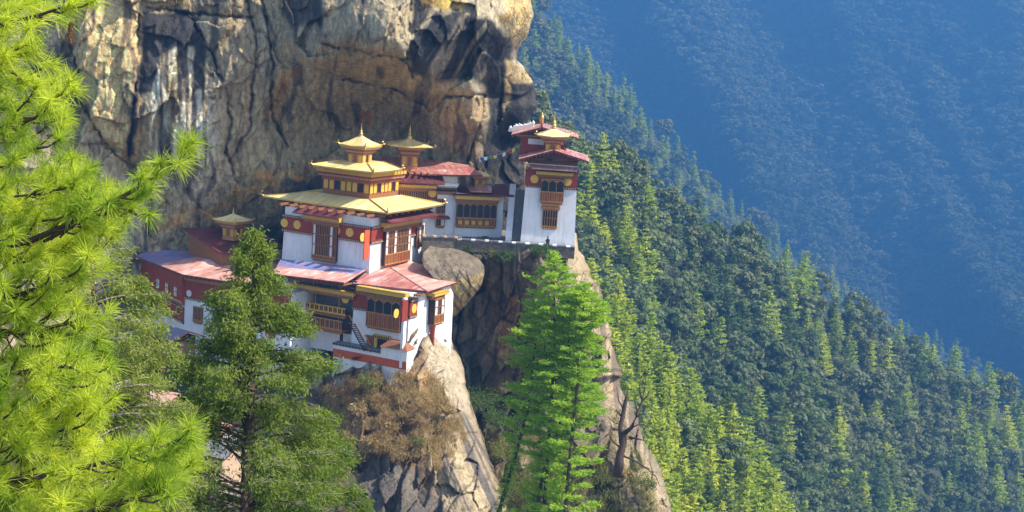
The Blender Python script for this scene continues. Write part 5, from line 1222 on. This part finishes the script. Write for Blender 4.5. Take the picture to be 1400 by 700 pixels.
# --- generic tree grown along a trunk line
def treelike(name, label, cat, tpts, outline, nbr, fol, mat, seed, r0, up=.25, droop=.35, bark='bark', group=None, twig='bark', twigr=.02, dens=1., lsz=(.28, .07), yj=1., base_skip=.0, vis_twigs=.5, clump=.35, mode='spray'):
    """tpts: trunk in the photograph (px, py, depth); outline(t) -> crown radius in metres at height t."""
    rng = np.random.default_rng(seed); T = np.array([W(x, y, d) for x, y, d in tpts]); base = T[0]
    e = tag(empty(name, base), label, cat, group); k = len(T); tt = np.linspace(0, 1, k)
    tk = MB(); tk.tube([p-base for p in T], list(r0*(1-tt)**.8+.03), M[bark], 8); tk.build('trunk', e, True)
    def trunk(t): return np.array([np.interp(t, tt, T[:, i]) for i in range(3)])
    br = MB(); P, A, Bq = [], [], []
    for b in range(nbr):
        t = base_skip+(1-base_skip)*((b+rng.random())/nbr); Rr = outline(t)
        if Rr <= 0.05: continue
        an = rng.uniform(0, 6.28) if mode != 'layer' else b*2.4+rng.uniform(-.4, .4)
        o = trunk(min(t, .995)); Lb = Rr*rng.uniform(.6, 1.08); h = np.array([math.cos(an), math.sin(an)*yj, 0]); side = np.array([-h[1], h[0], 0])
        ks = np.linspace(0, 1, 6); curve = o+np.outer(ks*Lb, h)+np.outer((up*ks-droop*ks**2)*Lb, [0, 0, 1.])+np.outer(np.sin(ks*3+rng.uniform(0, 3))*.06*Lb, side)
        br.tube([p-base for p in curve], list(np.linspace(max(.03, r0*.28*(1-t)+.02), .012, 6)), M[twig if rng.random() < vis_twigs else bark], 4, False)
        ns = max(3, int(Lb*fol*dens))
        for i in range(ns):
            f = .18+.82*math.sqrt((i+rng.random())/ns); c = np.array([np.interp(f, ks, curve[:, q]) for q in range(3)])
            sl = (1-.55*f)*Lb*.34*rng.uniform(.3, 1); sd = rng.choice([-1, 1]); tip = c+side*sd*sl+h*sl*.7+np.array([0, 0, rng.uniform(-.15, .15)*sl])
            if rng.random() < .5 and mode != 'x': br.tube([c-base, tip-base], [.014*twigr/.02, .006], M[twig], 3, False)
            if mode == 'layer':
                n = 9; g = rng.random((n, 1)); p = c+(tip-c)*g+rng.normal(size=(n, 3))*np.array([.16, .16, .05])*clump/.35
                al = unit(h*.7+side*sd*.5+np.array([0, 0, .28]))[None].repeat(n, 0); q, a, bb = leafy(p, lsz[0], lsz[1], rng, along=al, flat=.3)
            else:
                n = 16; g = rng.random((n, 1))**.7; p = c+(tip-c)*g+rng.normal(size=(n, 3))*clump*.5; p[:, 2] -= rng.random(n)*clump*.7
                al = unit((h+side*sd*.6)*.55+np.array([0, 0, -.55 if rng.random() < .6 else .3]))[None].repeat(n, 0); q, a, bb = leafy(p, lsz[0], lsz[1], rng, along=al)
            P.append(q); A.append(a); Bq.append(bb)
    br.build('branch', e); foliage('crown', np.concatenate(P), np.concatenate(A), np.concatenate(Bq), FM_[mat], e, base)
    return e
def prof(pts, rag=0):
    p = np.array(pts, float); return lambda t: float(np.interp(t, p[:, 0], p[:, 1]))*((.50+.95*float(vn(np.array(t*rag*1.6), 3.3, 0, 8))) if rag else 1.)
treelike('juniper', 'tall dark green juniper with drooping sprays standing in front of the left wing', 'tree',
         [(326, 830, 60), (334, 700, 61), (342, 560, 62), (346, 460, 62.4), (348, 380, 62.6), (347, 316, 62.8)], prof([(0, 4.2), (.3, 4.0), (.4, 3.6), (.6, 2.7), (.7, 1.9), (.80, 1.15), (.90, .75), (.97, .4), (1, .1)], 9),
         225, 9, 'juni', 13, .24, up=.42, droop=.25, dens=1.0, lsz=(.22, .062), clump=.32, twig='paletwig', vis_twigs=.2)
treelike('juniper', 'smaller lighter juniper with bare pale twigs, between the foreground pine and the cliff foot', 'tree',
         [(120, 800, 50), (130, 640, 51), (140, 480, 52), (122, 360, 53), (108, 215, 54)], prof([(0, 3.2), (.4, 3.1), (.6, 2.6), (.75, 1.6), (.9, 1.0), (1, .2)]),
         150, 9, 'juni2', 17, .16, up=.4, droop=.3, dens=1.1, lsz=(.17, .048), clump=.26, twig='paletwig', vis_twigs=.6)
treelike('juniper', 'low pale twigged juniper filling the gap below the little dark blue lean-to', 'tree',
         [(222, 800, 52), (215, 680, 53), (205, 560, 54), (196, 470, 54.5)], prof([(0, 2.4), (.4, 2.3), (.7, 1.6), (.9, .7), (1, .2)]),
         90, 9, 'juni2', 19, .12, up=.4, droop=.3, dens=1.1, lsz=(.17, .048), clump=.26, twig='paletwig', vis_twigs=.6)
treelike('juniper', 'broad low juniper at the bottom edge, right of the tall juniper', 'tree',
         [(452, 860, 66), (448, 740, 67), (440, 640, 68), (436, 560, 68.5)], prof([(0, 2.6), (.5, 2.2), (.8, 1.3), (1, .2)]),
         90, 9.5, 'juni', 29, .14, up=.45, droop=.25, dens=1.1, lsz=(.22, .062), clump=.30, twig='paletwig', vis_twigs=.3)
G = 'soft green conifers below the tower'
for lb, tp, pr, nb, sd in (
    ('tallest soft green conifer, its tip just below the tower parapet', [(735, 800, 150), (748, 640, 150), (757, 500, 151), (758, 420, 151), (757, 343, 151)], [(0, 2.2), (.25, 2.9), (.45, 4.4), (.7, 4.0), (.85, 2.6), (1, .2)], 105, 51),
    ('bushy green conifer on the right of the group, leaning to the dead tree', [(764, 800, 147), (776, 660, 147), (790, 520, 147), (796, 440, 148), (800, 386, 148)], [(0, 2.8), (.3, 4.6), (.5, 4.6), (.75, 3.1), (.9, 1.6), (1, .2)], 110, 52),
    ('slim green conifer with a slanting trunk on the left of the group', [(676, 720, 152), (700, 640, 152), (722, 560, 152), (732, 470, 153), (728, 396, 153)], [(0, 0), (.3, .6), (.42, 2.2), (.62, 3.2), (.85, 1.9), (1, .2)], 78, 53),
    ('green conifer in the middle of the group, half hidden by its neighbours', [(716, 800, 149), (742, 650, 149), (772, 560, 149), (778, 470, 149), (776, 400, 149)], [(0, 1.4), (.3, 2.8), (.5, 4.0), (.75, 3.2), (1, .2)], 90, 54)):
    treelike('soft_conifer', lb, 'conifer', tp, (lambda t, f=prof(pr), q=sd: f(t)*.80*(.40+1.2*float(vn(np.array(t*13.), q, 0, q)))), int(nb*1.2), 8.6, 'soft', sd, .20, up=.06, droop=-.14, dens=1., lsz=(.50, .12), clump=.62, group=G, mode='layer', base_skip=.05)

# --- dead tree on the ledge edge
def dead():
    base = W(846, 646, 178.5); e = tag(empty('dead_tree', base), 'bare dead brown tree with broken forks on the cliff edge right of the conifers', 'dead tree')
    def L(pts): return [W(x, y, 178.5+dd)-base for x, y, dd in pts]
    mb = MB(); mb.tube(L([(845, 652, 0), (847, 625, 0), (852, 606, 0), (856, 590, 0)]), [.75, .5, .42, .3], M['deadwood'], 8)
    mb.tube(L([(850, 606, 0), (848, 585, .5), (853, 560, .5), (856, 545, .6), (859, 535, .6)]), [.36, .30, .27, .22, .12], M['deadwood'], 7); mb.build('trunk', e, True)
    for pts, r in (([(854, 592, 0), (863, 585, -.6), (872, 565, -1), (878, 548, -1), (882, 527, -1.1)], .34), ([(872, 565, -1), (868, 548, -1.2), (870, 538, -1.3)], .14), ([(860, 598, 0), (872, 600, -.5), (885, 603, -.6)], .18), ([(850, 570, .5), (842, 560, .4), (838, 566, .3)], .14),
                   ([(849, 622, 0), (868, 630, -.3), (884, 640, -.5), (897, 652, -.6), (902, 664, -.6)], .13), ([(853, 560, .5), (846, 548, .3), (843, 528, .2)], .14), ([(878, 548, -1), (874, 530, -1.1), (876, 518, -1)], .12), ([(852, 580, .4), (840, 578, .3), (831, 570, .3)], .12), ([(880, 537, -1.05), (882, 527, -1.1), (884, 510, -1.1)], .07), ([(878, 548, -1), (886, 540, -1), (889, 530, -1)], .10), ([(863, 585, -.6), (874, 580, -.8), (880, 584, -.9)], .1), ([(848, 612, 0), (838, 604, 0), (833, 594, .1)], .13)):
        b = MB(); b.tube(L(pts), list(np.linspace(r, .03, len(pts))), M['deadwood'], 6); b.build('branch', e, True)
dead()

# --- bushes and dry growth on the ledges
def bush(name, px, py, d, r, mat, label, cat='bush', n=700, sq=.8, sz=.22, seed=1):
    rng = np.random.default_rng(seed); base = W(px, py, d); e = tag(empty(name, base), label, cat)
    st = MB(); P = []
    for k in range(9):
        a = rng.uniform(0, 6.28); q = np.array([math.cos(a)*r*.7, math.sin(a)*r*.7, r*sq*rng.uniform(.5, 1.1)]); st.tube([(0, 0, -.3), tuple(q*.5+[0, 0, .1]), tuple(q)], [.06, .04, .015], M['paletwig'], 4)
        P.append(q+rng.normal(size=(n//9, 3))*r*.28)
    st.build('stem', e); p = np.concatenate(P); q, a, b = leafy(p, sz, sz*.5, rng); foliage('foliage', q, a, b, FM_[mat], e, (0, 0, 0))
for i, (nm, px, py, d, r, mat, lb) in enumerate((
    ('bush', 740, 349, 203.5, 1.2, 'green', 'bright little bush hanging on the ledge below the seated person'),
    ('bush', 640, 344, 206.0, 1.0, 'green', 'small green bush on the ledge wall above the boulder'),
    ('bush', 664, 352, 205.0, 1.2, 'shrub', 'yellowish bush under the left end of the terrace parapet'),
    ('bush', 690, 356, 204.5, 1.1, 'green', 'dark low bush under the middle of the terrace parapet'),
    ('bush', 548, 515, 187.0, .8, 'dry', 'reddish brown bush at the foot of the orange banded wall'),
    ('bush', 505, 532, 186.0, 1.5, 'shrub', 'dull green bush clinging to the top of the rock spur'),
    ('bush', 490, 566, 184.0, 1.9, 'dry', 'dry brown thicket on the left of the rock spur'),
    ('bush', 535, 590, 181.5, 2.0, 'dry', 'dry golden thicket in the middle of the rock spur'),
    ('bush', 610, 566, 181.0, 1.3, 'dry', 'rusty dry bush on the sunlit edge of the rock spur'),
    ('bush', 508, 612, 179.5, 1.9, 'dry', 'dry pale thicket low on the rock spur'),
    ('bush', 570, 612, 178.5, 1.2, 'shrub', 'olive bush low on the rock spur above the bare slab'),
    ('bush', 692, 632, 192.0, 2.3, 'shrub', 'yellow green bush in the gully left of the slanting conifer trunk'),
    ('bush', 722, 664, 187.0, 2.5, 'shrub', 'olive bush among the conifer trunks'),
    ('bush', 688, 690, 184.0, 2.2, 'shrub', 'dry green bush at the bottom of the gully'),
    ('bush', 660, 560, 202.0, 2.4, 'green', 'dark bush deep in the shaded gully'),
    ('bush', 690, 590, 198.0, 2.4, 'green', 'dark green bush in the shade behind the conifer trunks'),
    ('bush', 858, 652, 177.5, 1.1, 'dry', 'dry tuft at the foot of the dead tree'),
    ('bush', 884, 668, 180.0, 1.2, 'shrub', 'small shrub on the cliff edge right of the dead tree'),
    ('bush', 816, 470, 203.0, .8, 'shrub', 'tiny olive shrub rooted halfway up the pale cliff edge'),
    ('bush', 806, 392, 204.5, .7, 'dry', 'dry tuft on the pale cliff edge below the tower corner'),
    ('bush', 745, 690, 183.0, 2.2, 'shrub', 'pale olive bush at the bottom edge beside the conifers'))):
    r = r*.55 if mat == 'dry' else r
    bush(nm, px, py, d, r, FM_ and mat, lb, n=int((520 if mat != 'dry' else 330)*r+150), seed=100+i, sz=.26 if mat != 'dry' else .34)
mb = None
def tufts_on(name, f, polys, n, mat, L, wd, seed, lean=(0, 0, 1.), kind='stuff'):
    rng = np.random.default_rng(seed); pts = []
    x0 = min(p[0] for q in polys for p in q); x1 = max(p[0] for q in polys for p in q); y0 = min(p[1] for q in polys for p in q); y1 = max(p[1] for q in polys for p in q)
    while len(pts) < n:
        x, y = rng.uniform(x0, x1), rng.uniform(y0, y1)
        if any(inpoly(x, y, q) for q in polys) and float(vn(np.array(x/11), y/9, 0, seed)) > .42: pts.append((x, y))
    X = np.array(pts); k = 7; P = W(X[:, 0], X[:, 1], f(X[:, 0], X[:, 1])-.4); P = np.repeat(P, k, 0)+rng.normal(size=(n*k, 3))*.25
    v = unit(np.array(lean)+rng.normal(size=P.shape)*.6); Ln = rng.uniform(.5, 1.2, (len(P), 1))*L; p2 = P+v*Ln; p2[:, 2] -= Ln[:, 0]*.35; p1 = P+v*Ln*.55
    V, Fq = strip(P, p1, p2, wd, rng)
    tag(npmesh(name, V, Fq, FM_[mat], attrs={'var': ('FLOAT', np.repeat(rng.random(len(P)), 6))}), kind=kind)
tufts_on('dry_grass', spD, [[(440, 530), (600, 520), (640, 600), (600, 640), (520, 620), (450, 640)], [(470, 515), (590, 508), (600, 560), (500, 560)]], 3400, 'dry', .85, .045, 5)
tufts_on('ledge_grass', ledD, [[(820, 560), (850, 560), (905, 690), (860, 700)], [(640, 600), (730, 590), (870, 640), (900, 710), (640, 710)], [(640, 338), (740, 338), (730, 362), (650, 360)]], 1600, 'shrub', .7, .05, 6)
tufts_on('cliff_grass', upD, [[(566, -20), (636, -20), (632, 12), (580, 8)], [(680, 20), (722, 10), (724, 60), (704, 56)], [(694, 84), (716, 98), (732, 106), (704, 112)], [(205, 2), (262, 2), (268, 14), (210, 12)]], 420, 'dry', .6, .06, 7)
tufts_on('slope_undergrowth', rbf(LOC), [[(0, 560), (460, 560), (460, 720), (0, 720)]], 1500, 'green', .9, .12, 8)
# red flowers by the bottom edge
rng = np.random.default_rng(9); base = W(192, 700, 40); e = tag(empty('flowering_shrub', base), 'shrub with bright red blossom at the bottom edge under the pine tips', 'shrub')
st = MB(); P = []
for k in range(14): q = W(rng.uniform(176, 212), rng.uniform(684, 704), 40+rng.uniform(-.3, .3))-base; st.tube([(0, 0, -.5), tuple(q*.6), tuple(q)], [.02, .012, .006], M['bark'], 4); P.append(q+rng.normal(size=(24, 3))*.05)
st.build('stem', e); q, a, b = leafy(np.concatenate(P), .07, .05, rng); foliage('blossom', q, a, b, FM_['red'], e, (0, 0, 0))
